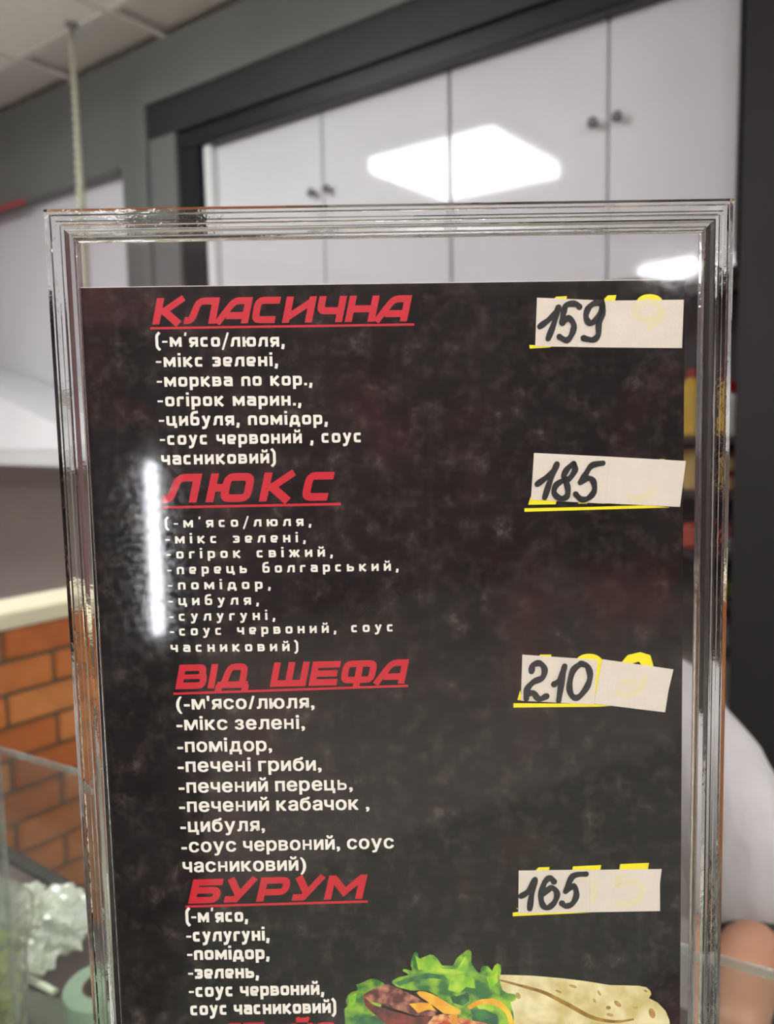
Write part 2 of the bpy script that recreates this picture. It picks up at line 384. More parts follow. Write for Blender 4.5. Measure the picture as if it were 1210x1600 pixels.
CASE = Matrix(((dAB.x, -nAB.x, 0, A0.x), (dAB.y, -nAB.y, 0, A0.y), (0, 0, 1, ZW), (0, 0, 0, 1)))     # local x along the far edge, y away from the customer
L = (B0-A0).length; Hc = ZG-ZW
gc = empty('glass_display_case', CASE); tag(gc, 'clear glass display case on the serving counter, under the menu holder', 'display case')
def cbox(name, m, *a, bev=0):
    bm = bmesh.new(); box(bm, *a, bev); return bmobj(name, bm, m, gc)
cbox('top_glass', M['pane'], .002, L, -.335, -.0025, Hc-.0045, Hc)
cbox('top_edge', M['gedge'], 0, L, -.0022, .0, Hc-.0045, Hc)
cbox('front_glass', M['pane'], .002, L, -.335, -.330, 0, Hc-.005)
cbox('end_glass', M['pane'], 0.002, .0065, -.328, -.004, 0, Hc-.005)
cbox('corner_edge', M['gedge'], 0.0, .004, -.0035, .0, 0, Hc-.005)
cbox('end_edge', M['gedge'], -.001, .0015, -.328, -.004, Hc-.0045, Hc)

# ---------------------------------------------------------------- things in the case
# tub of shredded cabbage
c = at_z(-28, 1425, 1.128); r_t = .062
c = Vector((-.392, .685, ZW))
t = empty('cabbage_tub', Matrix.Translation((c.x, c.y, ZW))); tag(t, 'translucent plastic tub of shredded cabbage with a pale lid', 'tub')
m_tub = thin_glass('cloudy tub plastic', (.88, .9, .84), .25, 1.0, haze=.36, hazecol=(.66, .70, .62), rscale=30)
bm = bmesh.new(); rg = lathe(bm, [(.050, 0), (.054, .004), (.060, .112)], 40); cap(bm, list(reversed(rg[0]))); bmobj('bowl', bm, m_tub, t, smooth=True)
bm = bmesh.new(); rg = lathe(bm, [(.0645, .106), (.066, .108), (.066, .122), (.062, .126), (.055, .124)], 40); cap(bm, rg[-1]); bmobj('lid', bm, m_tub, t, smooth=True)
bm = bmesh.new(); rg = lathe(bm, [(.006, .1255), (.006, .1262)], 16, (.036, -.022, 0)); cap(bm, rg[1]); bmobj('lid_mark', bm, mat('green dot', (70, 140, 100), .4), t)
bm = bmesh.new(); random.seed(3)
for i in range(420):
    a, rr = random.uniform(0, 6.28), .046*math.sqrt(random.random()); z = random.uniform(.006, .088)
    x, y = rr*math.cos(a), rr*math.sin(a); d = Vector((random.uniform(-1, 1), random.uniform(-1, 1), random.uniform(-.4, .4))).normalized()*.011
    p = Vector((x, y, z)); q = d.orthogonal().normalized()*.0022; k = Vector((0, 0, .0012))
    hexa(bm, [p-d-q-k, p+d-q-k, p+d+q-k, p-d+q-k, p-d-q+k, p+d-q+k*2, p+d+q+k*2, p-d+q+k])
cb = bmobj('shredded_cabbage', bm, mat('yellow green cabbage', (222, 220, 80), .5, var=.0, col2=(240, 240, 150), scale=40), t); cb['kind'] = 'stuff'
# crumpled foil parcels
m_foil = mat('crumpled foil', (252, 253, 255), .34, metal=.2, var=.05, scale=30, bump=.6, bscale=60, col2=(228, 236, 205))  # pale yellow-green second colour stands in for reflections on the foil
def foil(name, px, py, zc, sx, sy, sz, label, seed, rot=0):
    p = at_z(px, py, zc); bm = bmesh.new(); bmesh.ops.create_icosphere(bm, subdivisions=4, radius=1)
    for v in bm.verts:
        q = v.co*1.6+Vector((seed, seed*2, 0)); n = noise.turbulence_vector(q, 3, True)[0]; c = noise.cell(v.co*3.2+Vector((seed, 0, 0)))
        rd = 1+.6*abs(noise.noise(q*1.2))-.55*abs(noise.noise(q*2.1)) - .10*abs(noise.noise(q*5))
        v.co = Vector((v.co.x*sx, v.co.y*sy, v.co.z*sz))*rd
    mz = min(v.co.z for v in bm.verts)
    for v in bm.verts: v.co.z -= mz
    o = bmobj(name, bm, m_foil, mtx=Matrix.Translation((p.x, p.y, ZW+.001)) @ Matrix.Rotation(rot, 4, 'Z')); return tag(o, label, 'foil', 'crumpled foil on the worktop')
foil('foil_parcel', 92, 1452, 1.026, .038, .034, .030, 'largest crumpled foil parcel beside the cabbage tub', 1.3, .4)
foil('foil_parcel', 57, 1503, 1.012, .019, .016, .011, 'small crumpled foil ball in front of the largest parcel', 4.1)
foil('foil_parcel', 52, 1398, 1.016, .014, .012, .012, 'smaller dull foil ball behind the largest parcel', 7.7)
# folded foil strip
p0 = at_z(38, 1524, ZW+.004); p1 = at_z(88, 1550, ZW+.004); d = (p1-p0); ln = d.length; d.normalize()
bm = bmesh.new(); box(bm, 0, ln, -.004, .004, 0, .005, .0015)
bmesh.ops.subdivide_edges(bm, edges=list(bm.edges), cuts=3)
for v in bm.verts: v.co += Vector((0, noise.noise(v.co*200)*.0012, noise.noise(v.co*170+Vector((3, 0, 0)))*.001))
o = bmobj('foil_strip', bm, m_foil, mtx=Matrix.Translation((p0.x, p0.y, ZW+.001)) @ Matrix.Rotation(math.atan2(d.y, d.x), 4, 'Z')); tag(o, 'narrow folded white foil strip lying by the ribbed mat', 'foil')
# roll of pale green tape
p = at_z(163, 1540, ZW+.03)
t = empty('tape_roll', Matrix.Translation((p.x, p.y, ZW+.0035))); tag(t, 'roll of pale green tape lying on the ribbed mat', 'tape')
bm = bmesh.new(); rg = lathe(bm, [(.020, 0), (.036, 0), (.037, .001), (.037, .027), (.036, .028), (.020, .028)], 40)
for i in range(40): bm.faces.new((rg[-1][i], rg[-1][(i+1) % 40], rg[0][(i+1) % 40], rg[0][i]))
bmobj('tape', bm, mat('pale green tape', (150, 176, 150), .5, var=.08, scale=50), t)
bm = bmesh.new(); rg = lathe(bm, [(.0175, 0), (.0198, 0), (.0198, .028), (.0175, .028)], 40)
for i in range(40): bm.faces.new((rg[-1][i], rg[-1][(i+1) % 40], rg[0][(i+1) % 40], rg[0][i]))
bmobj('core', bm, mat('brown card core', (84, 58, 46), .8), t)
# ribbed mat
a0 = at_z(20, 1545, ZW); a1 = at_z(170, 1590, ZW)
bm = bmesh.new(); box(bm, 0, .30, -.055, 0, 0, .002)
for i in range(60): box(bm, .001+i*.005, .0035+i*.005, -.054, -.001, .002, .0032)
o = bmobj('ribbed_mat', bm, mat('grey green rubber', (112, 118, 104), .6, var=.08), mtx=Matrix.Translation((a0.x, a0.y, ZW+.0002)) @ Matrix.Rotation(math.atan2((a1-a0).y, (a1-a0).x)+.05, 4, 'Z')); tag(o, 'grey green ribbed rubber mat on the worktop', 'mat')

# ================================================================== PERSON leaning over the counter behind the menu
def skinfig(name, verts, edges, m, parent=None, sub=2, roots=(0,)):
    me = bpy.data.meshes.new(name); me.from_pydata([v[:3] for v in verts], edges, []); me.materials.append(m)
    o = bpy.data.objects.new(name, me); COL.objects.link(o)
    sm = o.modifiers.new('skin', 'SKIN'); sm.use_smooth_shade = True
    sl = me.skin_vertices[0].data
    for i, v in enumerate(verts):
        r = v[3]; sl[i].radius = (r, v[4] if len(v) > 4 else r); sl[i].use_root = i in roots
    if sub: s = o.modifiers.new('sub', 'SUBSURF'); s.levels = sub; s.render_levels = sub
    if parent is not None: o.parent = parent; o.matrix_parent_inverse = parent.matrix_world.inverted()
    return o
m_skin = mat('skin', (176, 128, 102), .5, var=.06, scale=20)
m_shirt = mat('light grey cotton', (176, 173, 175), .85, var=.06, scale=30, bump=1.0, bscale=7, sheen=.2, stretch=(1, 1, .4))
m_shirt.node_tree.nodes['Bump'].inputs['Distance'].default_value = .03
m_black = mat('black cloth', (34, 33, 34), .85, var=.1, scale=20)
m_hair = mat('dark brown hair', (38, 28, 24), .5, var=.3, scale=60, stretch=(1, 1, .2))
pb = Vector((.42, 1.34, 0))
pe = empty('person', Matrix.Translation(pb)); tag(pe, 'person in a light grey T-shirt leaning over the counter behind the menu', 'person')
hip = Vector((.30, 1.36, .90)); 
sk = [(.30, 1.36, .92, .115), (.285, 1.25, 1.03, .09), (.26, 1.10, 1.13, .085), (.228, .985, 1.185, .060), (.215, .925, 1.26, .045), (.21, .87, 1.32, .05),   # 0-5 trunk, neck
      (.355, .965, 1.160, .048), (.410, .87, .962, .040), (.340, .745, 1.012, .034), (.285, .640, 1.026, .024),      # 6-9 left arm
      (.075, .985, 1.165, .048), (0, .90, 1.03, .041), (.055, .76, 1.022, .034), (.11, .640, 1.026, .024),        # 10-13 right arm
      (.39, 1.38, .86, .085), (.41, 1.33, .48, .06), (.42, 1.42, .09, .04),                                    # 14-16 left leg
      (.21, 1.38, .86, .085), (.20, 1.33, .48, .06), (.20, 1.42, .09, .04)]                                    # 17-19 right leg
se = [(0, 1), (1, 2), (2, 3), (3, 4), (4, 5), (3, 6), (6, 7), (7, 8), (8, 9), (3, 10), (10, 11), (11, 12), (12, 13), (0, 14), (14, 15), (15, 16), (0, 17), (17, 18), (18, 19)]
skinfig('body', sk, se, m_skin, pe)
# hands: palm and five fingers each
def hand(x, y, z, s):
    V = [(x, y, z, .024, .019), (x-s*.01, y-.045, z-.004, .030, .012)]; Ed = [(0, 1)]; roots = [0]
    k = 2
    for i, (dx, l) in enumerate(((-.027, .060), (-.009, .068), (.009, .064), (.025, .050))):
        b = (x-s*.01+dx, y-.058, z-.004)
        V += [(*b, .0088), (b[0]+dx*.15, b[1]-l*.5, z+.003, .0085), (b[0]+dx*.2, b[1]-l*.85, z-.006, .0076), (b[0]+dx*.2, b[1]-l*1.1, z-.017, .0068)]
        Ed += [(k, k+1), (k+1, k+2), (k+2, k+3)]; roots.append(k); k += 4
    V += [(x-s*.018, y-.018, z-.004, .011), (x-s*.042, y-.040, z-.008, .0095), (x-s*.050, y-.066, z-.014, .008)]; Ed += [(k, k+1), (k+1, k+2)]; roots.append(k)
    return V, Ed, roots
for x, s in ((.285, 1), (.11, -1)):
    V, Ed, rt = hand(x, .655, 1.027, s); skinfig('hand', V, Ed, m_skin, pe, 2, rt)
# head: one mesh with nose, brow, mouth, ears
bm = bmesh.new(); bmesh.ops.create_uvsphere(bm, u_segments=48, v_segments=32, radius=1)
for v in bm.verts:
    x, y, z = v.co; X = x*.074; Y = y*.092; Z = z*.112
    if z < 0: X *= 1+.25*z; Y *= 1+.10*z                       # jaw
    f = max(0, -y)
    nz = math.exp(-((x/.13)**2+((z+.12)/.22)**2))*f; Y -= nz*.022                # nose
    ey = (math.exp(-(((x-.36)/.16)**2+((z-.08)/.10)**2))+math.exp(-(((x+.36)/.16)**2+((z-.08)/.10)**2)))*f; Y += ey*.010
    br = math.exp(-((z-.25)/.09)**2)*f; Y -= br*.004
    mo = math.exp(-((x/.30)**2+((z+.50)/.05)**2))*f; Y += mo*.005
    lp = (math.exp(-((x/.26)**2+((z+.44)/.05)**2))+math.exp(-((x/.24)**2+((z+.57)/.05)**2)))*f; Y -= lp*.004
    v.co = (X, Y, Z)
HM = Matrix.Translation((.205, .835, 1.40)) @ Matrix.Rotation(R_(28), 4, 'X')
def headpart(name, bm, m, par=pe):
    o = bmobj(name, bm, m, smooth=True); o.parent = par; o.matrix_parent_inverse = par.matrix_world.inverted(); o.matrix_world = HM; return o
headpart('head', bm, m_skin)
for s in (-1, 1):
    bm = bmesh.new(); bmesh.ops.create_uvsphere(bm, u_segments=16, v_segments=12, radius=.0115, matrix=Matrix.Translation((s*.027, -.0685, .010))); headpart('eye', bm, mat('eye', (226, 224, 220), .2))
    bm = bmesh.new(); bmesh.ops.create_uvsphere(bm, u_segments=12, v_segments=8, radius=.0058, matrix=Matrix.Translation((s*.027, -.0752, .009))); headpart('iris', bm, mat('iris', (50, 34, 26), .2))
    bm = bmesh.new(); bmesh.ops.create_uvsphere(bm, u_segments=16, v_segments=12, radius=1, matrix=Matrix.Translation((s*.074, .008, -.004)) @ Matrix.Diagonal((.008, .018, .030, 1))); headpart('ear', bm, m_skin)
for s in (-1, 1):
    bm = bmesh.new(); tube(bm, [(s*.012, -.088, .028), (s*.026, -.086, .034), (s*.042, -.076, .029)], [.0022, .003, .0018], 8); headpart('eyebrow', bm, m_hair)
bm = bmesh.new(); tube(bm, [(-.024, -.079, -.057), (-.010, -.0875, -.054), (0, -.088, -.056), (.010, -.0875, -.054), (.024, -.079, -.057)], [.0015, .0038, .0036, .0038, .0015], 8); headpart('lips', bm, mat('lips', (168, 96, 88), .5))
bm = bmesh.new(); bmesh.ops.create_uvsphere(bm, u_segments=40, v_segments=28, radius=1)
dl = [v for v in bm.verts if v.co.z < .35-.75*max(0, v.co.y) - .25*(1 if v.co.y > .1 else 0)*1 and not (v.co.y > .35 and v.co.z > -.55)]
bmesh.ops.delete(bm, geom=dl, context='VERTS')
for v in bm.verts:
    n = 1+.03*noise.noise(v.co*9); v.co = Vector((v.co.x*.081*n, v.co.y*.100*n+.004, v.co.z*.121*n))
h_ = headpart('hair', bm, m_hair); sd = h_.modifiers.new('thick', 'SOLIDIFY'); sd.thickness = .006
# T-shirt with loose sleeves
sh = [(.295, 1.33, .97, .150, .125), (.285, 1.24, 1.05, .145, .12), (.262, 1.10, 1.135, .155, .118), (.228, .985, 1.185, .105, .09), (.217, .935, 1.245, .062, .06),
      (.356, .965, 1.160, .080), (.414, .890, 1.05, .084), (.424, .862, .968, .078),
      (.075, .985, 1.165, .078), (.01, .92, 1.07, .074), (0, .90, 1.03, .070)]
o = skinfig('t_shirt', sh, [(0, 1), (1, 2), (2, 3), (3, 4), (3, 5), (5, 6), (6, 7), (3, 8), (8, 9), (9, 10)], m_shirt, pe, 3)
tx = bpy.data.textures.new('folds', 'CLOUDS'); tx.noise_scale = .06
dm = o.modifiers.new('folds', 'DISPLACE'); dm.texture = tx; dm.strength = .014; dm.mid_level = .5; dm.texture_coords = 'GLOBAL'
skinfig('dark_band', [(.418, .872, .985, .058), (.412, .866, .955, .060), (.396, .828, .966, .056), (.372, .790, .985, .050)], [(0, 1), (1, 2), (2, 3)], m_black, pe)  # added black band standing in for the dark apron below the sleeve
# trousers, shoes
tr = [(.30, 1.36, .93, .135, .12), (.39, 1.38, .84, .098), (.41, 1.33, .48, .078), (.42, 1.42, .12, .062), (.21, 1.38, .84, .098), (.20, 1.33, .48, .078), (.20, 1.42, .12, .062)]
skinfig('trousers', tr, [(0, 1), (1, 2), (2, 3), (0, 4), (4, 5), (5, 6)], m_black, pe)
bm = bmesh.new()
for sgn, x in ((1, .42), (-1, .20)):
    t_ = bmesh.new(); box(t_, x-.045, x+.045, 1.20, 1.47, 0.0, .085, .025); mm = bpy.data.meshes.new('t'); t_.to_mesh(mm); t_.free()
    o = link('shoe', mm, m_black, pe); o.matrix_parent_inverse = pe.matrix_world.inverted()

# ================================================================== MENU HOLDER
HO = Vector((.0038346, .2939310, 1.6254199))
ya, ti, ro = R_(1.45328727), R_(-.49755695), R_(-.18906508)
RH = Matrix.Rotation(ya, 4, 'Z') @ Matrix.Rotation(ti, 4, 'X') @ Matrix.Rotation(ro, 4, 'Y')
HM = Matrix.Translation(HO) @ RH
HI = HM.inverted(); HN = (RH @ Vector((0, -1, 0)))
HH = .326                                                     # height of the holder's frame
BASE = HM @ Matrix.Translation((0, 0, -HH))
def LP(px, py):                                               # sight line to the sheet's own plane, in holder coordinates (x, z)
    r = ray(px, py); t = (HO-EYE).dot(HN)/r.dot(HN); q = HI @ (EYE + r*t); return Vector((q.x, q.z))
def glassmat(name, ior=1.49, rough=.0, col=(.97, .975, .97)):
    m = bpy.data.materials.new(name); m.use_nodes = True; nt = m.node_tree; nt.nodes.clear()
    o = nt.nodes.new('ShaderNodeOutputMaterial'); g = nt.nodes.new('ShaderNodeBsdfGlass')
    g.inputs['Color'].default_value = (*col, 1); g.inputs['IOR'].default_value = ior; g.inputs['Roughness'].default_value = rough
    tc = nt.nodes.new('ShaderNodeTexCoord'); n = nt.nodes.new('ShaderNodeTexNoise'); n.inputs['Scale'].default_value = 260; n.inputs['Detail'].default_value = 4
    b = nt.nodes.new('ShaderNodeBump'); b.inputs['Strength'].default_value = .12; b.inputs['Distance'].default_value = .0006
    nt.links.new(tc.outputs['Object'], n.inputs[0]); nt.links.new(n.outputs[0], b.inputs['Height']); nt.links.new(b.outputs[0], g.inputs['Normal']); nt.links.new(g.outputs[0], o.inputs[0])
    return m
M['acryl'] = glassmat('moulded clear acrylic', rough=.03)
M['sheetacryl'] = thin_glass('clear acrylic sheet', (.985, .98, .985), .055, .72, haze=.005, hazecol=(.75, .72, .72), rscale=420)
M['backacryl'] = thin_glass('clear acrylic back sheet', (.97, .965, .97), .03, .6)
hd = empty('menu_holder', BASE); tag(hd, 'clear acrylic upright menu holder standing on the glass case', 'menu holder')
def hobj(name, bm, m, par=hd, smooth=False, recalc=True):
    bmesh.ops.translate(bm, verts=bm.verts, vec=(0, 0, HH)); return bmobj(name, bm, m, par, smooth=smooth, recalc=recalc)
Wd = .238
def ring(prof):
    """closed profile (inset, depth) swept round the rectangle with mitred corners"""
    bm = bmesh.new(); loops = []
    for d, y in prof:
        x0, x1, z0, z1 = -Wd/2+d, Wd/2-d, -HH+d, -d
        loops.append([bm.verts.new(p) for p in ((x0, y, z0), (x1, y, z0), (x1, y, z1), (x0, y, z1))])
    n = len(loops)
    for i in range(n):
        a, b = loops[i], loops[(i+1) % n]
        for k in range(4): bm.faces.new((a[k], a[(k+1) % 4], b[(k+1) % 4], b[k]))
    return bm
prof = [(0, .0030), (0, -.0024), (.0004, -.0028), (.0019, -.0028), (.0022, -.0023), (.0025, -.0028), (.0040, -.0028), (.0046, -.0046), (.0050, -.0049), (.0060, -.0049), (.0062, -.0046), (.0064, -.0049), (.0074, -.0049), (.0078, -.0046), (.0084, -.0030), (.0104, -.0028),
        (.0104, .0024), (.0088, .0026), (.0084, .0036), (.0080, .0038), (.0048, .0038), (.0044, .0034)]
hobj('frame', ring(prof), M['acryl'])
bm = bmesh.new(); box(bm, -Wd/2+.0106, Wd/2-.0106, -.0026, -.0012, -HH+.0106, -.0106); hobj('front_sheet', bm, M['sheetacryl'])
bm = bmesh.new(); box(bm, -Wd/2+.0106, Wd/2-.0106, .0008, .0020, -HH+.0106, -.0106); hobj('back_sheet', bm, M['backacryl'])
bm = bmesh.new(); box(bm, -Wd/2+.01, Wd/2-.01, -.030, .040, -HH-.0045, -HH-.0003, .001); hobj('foot', bm, M['acryl'])

# ------------------------------------------------------------------ the printed sheet
SH = empty('menu_sheet', BASE); tag(SH, 'black printed menu sheet with red headings held inside the clear holder', 'menu sheet')
c0, c1, c2, c3 = LP(124, 450), LP(1070.5, 437), LP(183, 1600), LP(1063, 1600)
ZB = -HH+.0125
def ext(a, b): t = (ZB-a.y)/(b.y-a.y); return a + (b-a)*t
q0, q1 = ext(c0, c2), ext(c1, c3)
def sheetmat():
    m = bpy.data.materials.new('black mottled print'); m.use_nodes = True; nt = m.node_tree; b = nt.nodes['Principled BSDF']
    tc = nt.nodes.new('ShaderNodeTexCoord')
    def nz(scale, det, stretch=None, rg=.6):
        n = nt.nodes.new('ShaderNodeTexNoise'); n.inputs['Scale'].default_value = scale; n.inputs['Detail'].default_value = det; n.inputs['Roughness'].default_value = rg
        if stretch:
            mp = nt.nodes.new('ShaderNodeMapping'); mp.inputs['Scale'].default_value = stretch; mp.inputs['Rotation'].default_value = (0, .5, 0); nt.links.new(tc.outputs['Object'], mp.inputs[0]); nt.links.new(mp.outputs[0], n.inputs[0])
        else: nt.links.new(tc.outputs['Object'], n.inputs[0])
        return n
    def ramp(n, stops):
        r = nt.nodes.new('ShaderNodeValToRGB'); e = r.color_ramp.elements
        e[0].position, e[0].color = stops[0][0], (*s2l(stops[0][1]), 1); e[1].position, e[1].color = stops[-1][0], (*s2l(stops[-1][1]), 1)
        for p, c in stops[1:-1]: k = e.new(p); k.color = (*s2l(c), 1)
        nt.links.new(n.outputs[0], r.inputs[0]); return r
    a = ramp(nz(120, 10, None, .72), [(.37, (4, 3, 3)), (.49, (12, 9, 9)), (.59, (42, 36, 33)), (.72, (90, 80, 73))])
    c = ramp(nz(14, 5), [(.40, (2, 1, 1)), (.55, (22, 15, 13)), (.68, (70, 22, 26))])
    s = ramp(nz(110, 3, (1, 1, .05), .5), [(.62, (0, 0, 0)), (.76, (34, 32, 30))])
    x = nt.nodes.new('ShaderNodeMix'); x.data_type = 'RGBA'; x.blend_type = 'ADD'; x.inputs[0].default_value = .45
    nt.links.new(a.outputs[0], x.inputs[6]); nt.links.new(c.outputs[0], x.inputs[7])
    y = nt.nodes.new('ShaderNodeMix'); y.data_type = 'RGBA'; y.blend_type = 'ADD'; y.inputs[0].default_value = .5
    nt.links.new(x.outputs[2], y.inputs[6]); nt.links.new(s.outputs[0], y.inputs[7])
    nt.links.new(y.outputs[2], b.inputs['Base Color']); b.inputs['Roughness'].default_value = .42; b.inputs['Specular IOR Level'].default_value = .12
    return m
def prism(bm, pts, y0, y1):
    """flat piece with a little thickness: pts are (x,z) in the holder's plane"""
    pts = [Vector(p) for p in pts]
    tri = tessellate_polygon([[Vector((p.x, p.y, 0)) for p in pts]])
    f = [bm.verts.new((p.x, y0, p.y)) for p in pts]
    for t3 in tri:
        try: bm.faces.new([f[i] for i in t3])
        except ValueError: pass
    if y1 is not None:
        g = [bm.verts.new((p.x, y1, p.y)) for p in pts]
        for t3 in tri:
            try: bm.faces.new([g[i] for i in reversed(t3)])
            except ValueError: pass
        n = len(pts)
        for i in range(n): bm.faces.new((f[i], f[(i+1) % n], g[(i+1) % n], g[i]))
bm = bmesh.new(); prism(bm, [c0, c1, q1, q0], 0, .0003); hobj('print_face', bm, sheetmat(), SH)
bm = bmesh.new(); dx = Vector((.00035, 0)); dz = Vector((0, .0003)); prism(bm, [c0-dx+dz, c1+dz, q1+dx*.4, q0-dx], .00035, .0006)
hobj('paper_backing', bm, mat('white paper edge', (238, 232, 222), .7, var=.02), SH)

M['pwhite'] = mat('white print', (250, 246, 232), .45, var=.03, scale=300)
M['pred'] = mat('red print', (200, 4, 34), .45, var=.08, scale=200)
M['pyel'] = mat('yellow print', (250, 236, 12), .45, var=.03, scale=200)
M['ink'] = mat('black marker ink', (18, 18, 21), .6, var=.15, scale=400)
M['label'] = mat('white sticker paper', (226, 216, 200), .6, var=.035, scale=160, bump=.1)
M['ghost'] = mat('yellow showing through paper', (228, 218, 178), .6, var=.03, scale=160)
M['faint'] = mat('paper seam', (188, 180, 168), .7)

def ribbon(pts, w, closed=False):
    """outline strips (list of quads) of a stroke with mitred joints"""
    pts = [Vector(p) for p in pts]; n = len(pts); L_, R__ = [], []
    for i in range(n):
        a = pts[i-1] if (i > 0 or closed) else None; b = pts[(i+1) % n] if (i < n-1 or closed) else None
        d1 = (pts[i]-a).normalized() if a is not None else None; d2 = (b-pts[i]).normalized() if b is not None else None
        if d1 is None: d1 = d2
        if d2 is None: d2 = d1
        n1 = Vector((-d1.y, d1.x)); n2 = Vector((-d2.y, d2.x)); mt = n1+n2
        if mt.length < 1e-6: mt = n1.copy()
        mt.normalize(); k = 1/max(.45, mt.dot(n1)); ww = (w[i] if isinstance(w, list) else w)/2
        L_.append(pts[i]+mt*ww*k); R__.append(pts[i]-mt*ww*k)
    qs = []
    for i in range(n if closed else n-1):
        j = (i+1) % n; qs.append((L_[i], L_[j], R__[j], R__[i]))
    return qs
def rnd(pts, rad, closed=False, seg=3):
    pts = [Vector(p) for p in pts]; n = len(pts); out = []
    for i in range(n):
        if not closed and i in (0, n-1): out.append(pts[i]); continue
        a, p, b = pts[i-1], pts[i], pts[(i+1) % n]; r = min(rad, (a-p).length*.49, (b-p).length*.49)
        s = p+(a-p).normalized()*r; e = p+(b-p).normalized()*r
        for k in range(seg+1):
            t = k/seg; out.append(s*(1-t)**2 + p*2*t*(1-t) + e*t*t)
    return out

# own letterforms: squarish bold strokes; x-height (lower case) or cap height (capitals) = 1
def glyphs(t, cap=False):
    h = t/2; l, b, T = h, h, 1-h
    G = {}
    def g(ch, w, *s): G[ch] = (w, s)
    W = .86; r = W-h; mid = W/2
    bx = lambda r_, lo=b, hi=T, l_=l: ('c', [(l_, lo), (r_, lo), (r_, hi), (l_, hi)])
    if not cap:
        g('о', W, bx(r)); g('с', W*.92, ('r', [(r*.94, T), (l, T), (l, b), (r*.94, b)]))
        g('м', 1.12, ('s', [(l, 0), (l, 1)]), ('s', [(1.12-h, 0), (1.12-h, 1)]), ('s', [(l, .93), (.56, .26), (1.12-h, .93)]))
        g('я', W, ('s', [(r, 0), (r, 1)]), ('r', [(r, T), (l, T), (l, .42), (r, .42)]), ('s', [(mid+.06, .42), (l-.02, 0)]))
        g('л', .92, ('r', [(0, b), (.17, b), (.27, T), (.92-h, T)]), ('s', [(.92-h, 1), (.92-h, 0)]))
        g('ю', 1.28, ('s', [(l, 0), (l, 1)]), ('s', [(l, .5), (.5, .5)]), bx(1.28-h, b, T, .42+h*.9))
        g('і', t, ('s', [(l, 0), (l, 1)]), ('s', [(l, 1.18), (l, 1.42)]))
        g('к', .88, ('s', [(l, 0), (l, 1)]), ('s', [(.78, 1), (l+.13, .5), (.80, 0)]))
        g('з', .80, ('r', [(.02, T), (.80-h, T), (.80-h, .5), (.25, .5)]), ('r', [(.25, .5), (.80-h, .5), (.80-h, b), (.02, b)]))
        g('е', W, ('r', [(l, .44), (r, .44), (r, T), (l, T), (l, b), (r, b)]))
        g('н', W, ('s', [(l, 0), (l, 1)]), ('s', [(r, 0), (r, 1)]), ('s', [(l, .5), (r, .5)]))
        g('р', W, ('r', [(l, T), (r, T), (r, b), (l, b)]), ('s', [(l, 1), (l, -.36)]))
        g('в', W, ('s', [(l, 0), (l, 1)]), ('r', [(l, T), (r-.04, T), (r-.04, .52)]), ('r', [(r-.04, .6), (r, .45), (r, b), (l, b)]), ('t', [(l, .5), (r, .5)]))
        g('а', W, ('r', [(.06, T), (r, T), (r, 0)]), ('r', [(r, .55), (l, .55), (l, b), (r, b)]))
        g('п', W, ('r', [(l, 0), (l, T), (r, T), (r, 0)]))
        g('г', .66, ('r', [(l, 0), (l, T), (.66, T)]))
        g('ц', .98, ('r', [(l, 1), (l, b), (.98, b)]), ('s', [(r, 1), (r, 0)]), ('s', [(.98-h*.8, b), (.98-h*.8, -.22)]))
        g('и', W, ('s', [(l, 0), (l, 1)]), ('s', [(r, 0), (r, 1)]), ('s', [(l, .22), (r, .78)]))
        g('й', W, ('s', [(l, 0), (l, 1)]), ('s', [(r, 0), (r, 1)]), ('s', [(l, .22), (r, .78)]), ('t', [(l+.08, 1.42), (l+.12, 1.22), (r-.12, 1.22), (r-.08, 1.42)]))
        g('б', W, ('r', [(r+.02, 1.40), (l+.1, 1.32), (l, 1.0), (l, b), (r, b), (r, .78), (l, .78)]))
        g('у', .88, ('s', [(l, 1), (mid+.03, .18)]), ('r', [(.88-h, 1), (mid-.10, -.24), (.02, -.24)]))
        g('д', .98, ('r', [(.17, b), (.27, T), (.88-h, T), (.88-h, b)]), ('s', [(0, b), (.98, b)]), ('s', [(h*.8, b), (h*.8, -.22)]), ('s', [(.98-h*.8, b), (.98-h*.8, -.22)]))
        g('ч', W, ('r', [(l, 1), (l, .44), (r, .44)]), ('s', [(r, 1), (r, 0)]))
        g('ж', 1.25, ('s', [(.625, 0), (.625, 1)]), ('s', [(h*.7, 1), (.42, .5), (h*.7, 0)]), ('s', [(1.25-h*.7, 1), (.83, .5), (1.25-h*.7, 0)]), ('s', [(.42, .5), (.83, .5)]))
        g('ь', W, ('s', [(l, 1), (l, 0)]), ('r', [(l, b), (r, b), (r, .58), (l, .58)]))
    else:
        W = 1.12; r = W-h
        g('К', W, ('s', [(l, 0), (l, 1)]), ('s', [(r, 1), (l+.22, .5), (r, 0)]), ('s', [(l, .5), (l+.22, .5)]))
        g('Л', W, ('r', [(-.06, b), (.20, b), (.36, T), (r, T)]), ('s', [(r, 1), (r, 0)]))
        g('А', W, ('r', [(-.04, 0), (.46, T), (r, T)]), ('s', [(r, 1), (r, 0)]), ('s', [(.26, .30), (r, .30)]))
        g('С', W*.95, ('r', [(r-.04, T), (l, T), (l, b), (r-.10, b)]))
        g('И', W, ('s', [(l, 0), (l, 1)]), ('s', [(r, 0), (r, 1)]), ('s', [(l, .18), (r, .82)]))
        g('Ч', W*.92, ('r', [(l, 1), (l, .44), (r-.09, .44)]), ('s', [(r-.09, 1), (r-.09, 0)]))
        g('Н', W, ('s', [(l, 0), (l, 1)]), ('s', [(r, 0), (r, 1)]), ('s', [(l, .5), (r, .5)]))
        g('Ю', 1.50, ('s', [(l, 0), (l, 1)]), ('s', [(l, .5), (.6, .5)]), bx(1.50-h, b, T, .46+h))
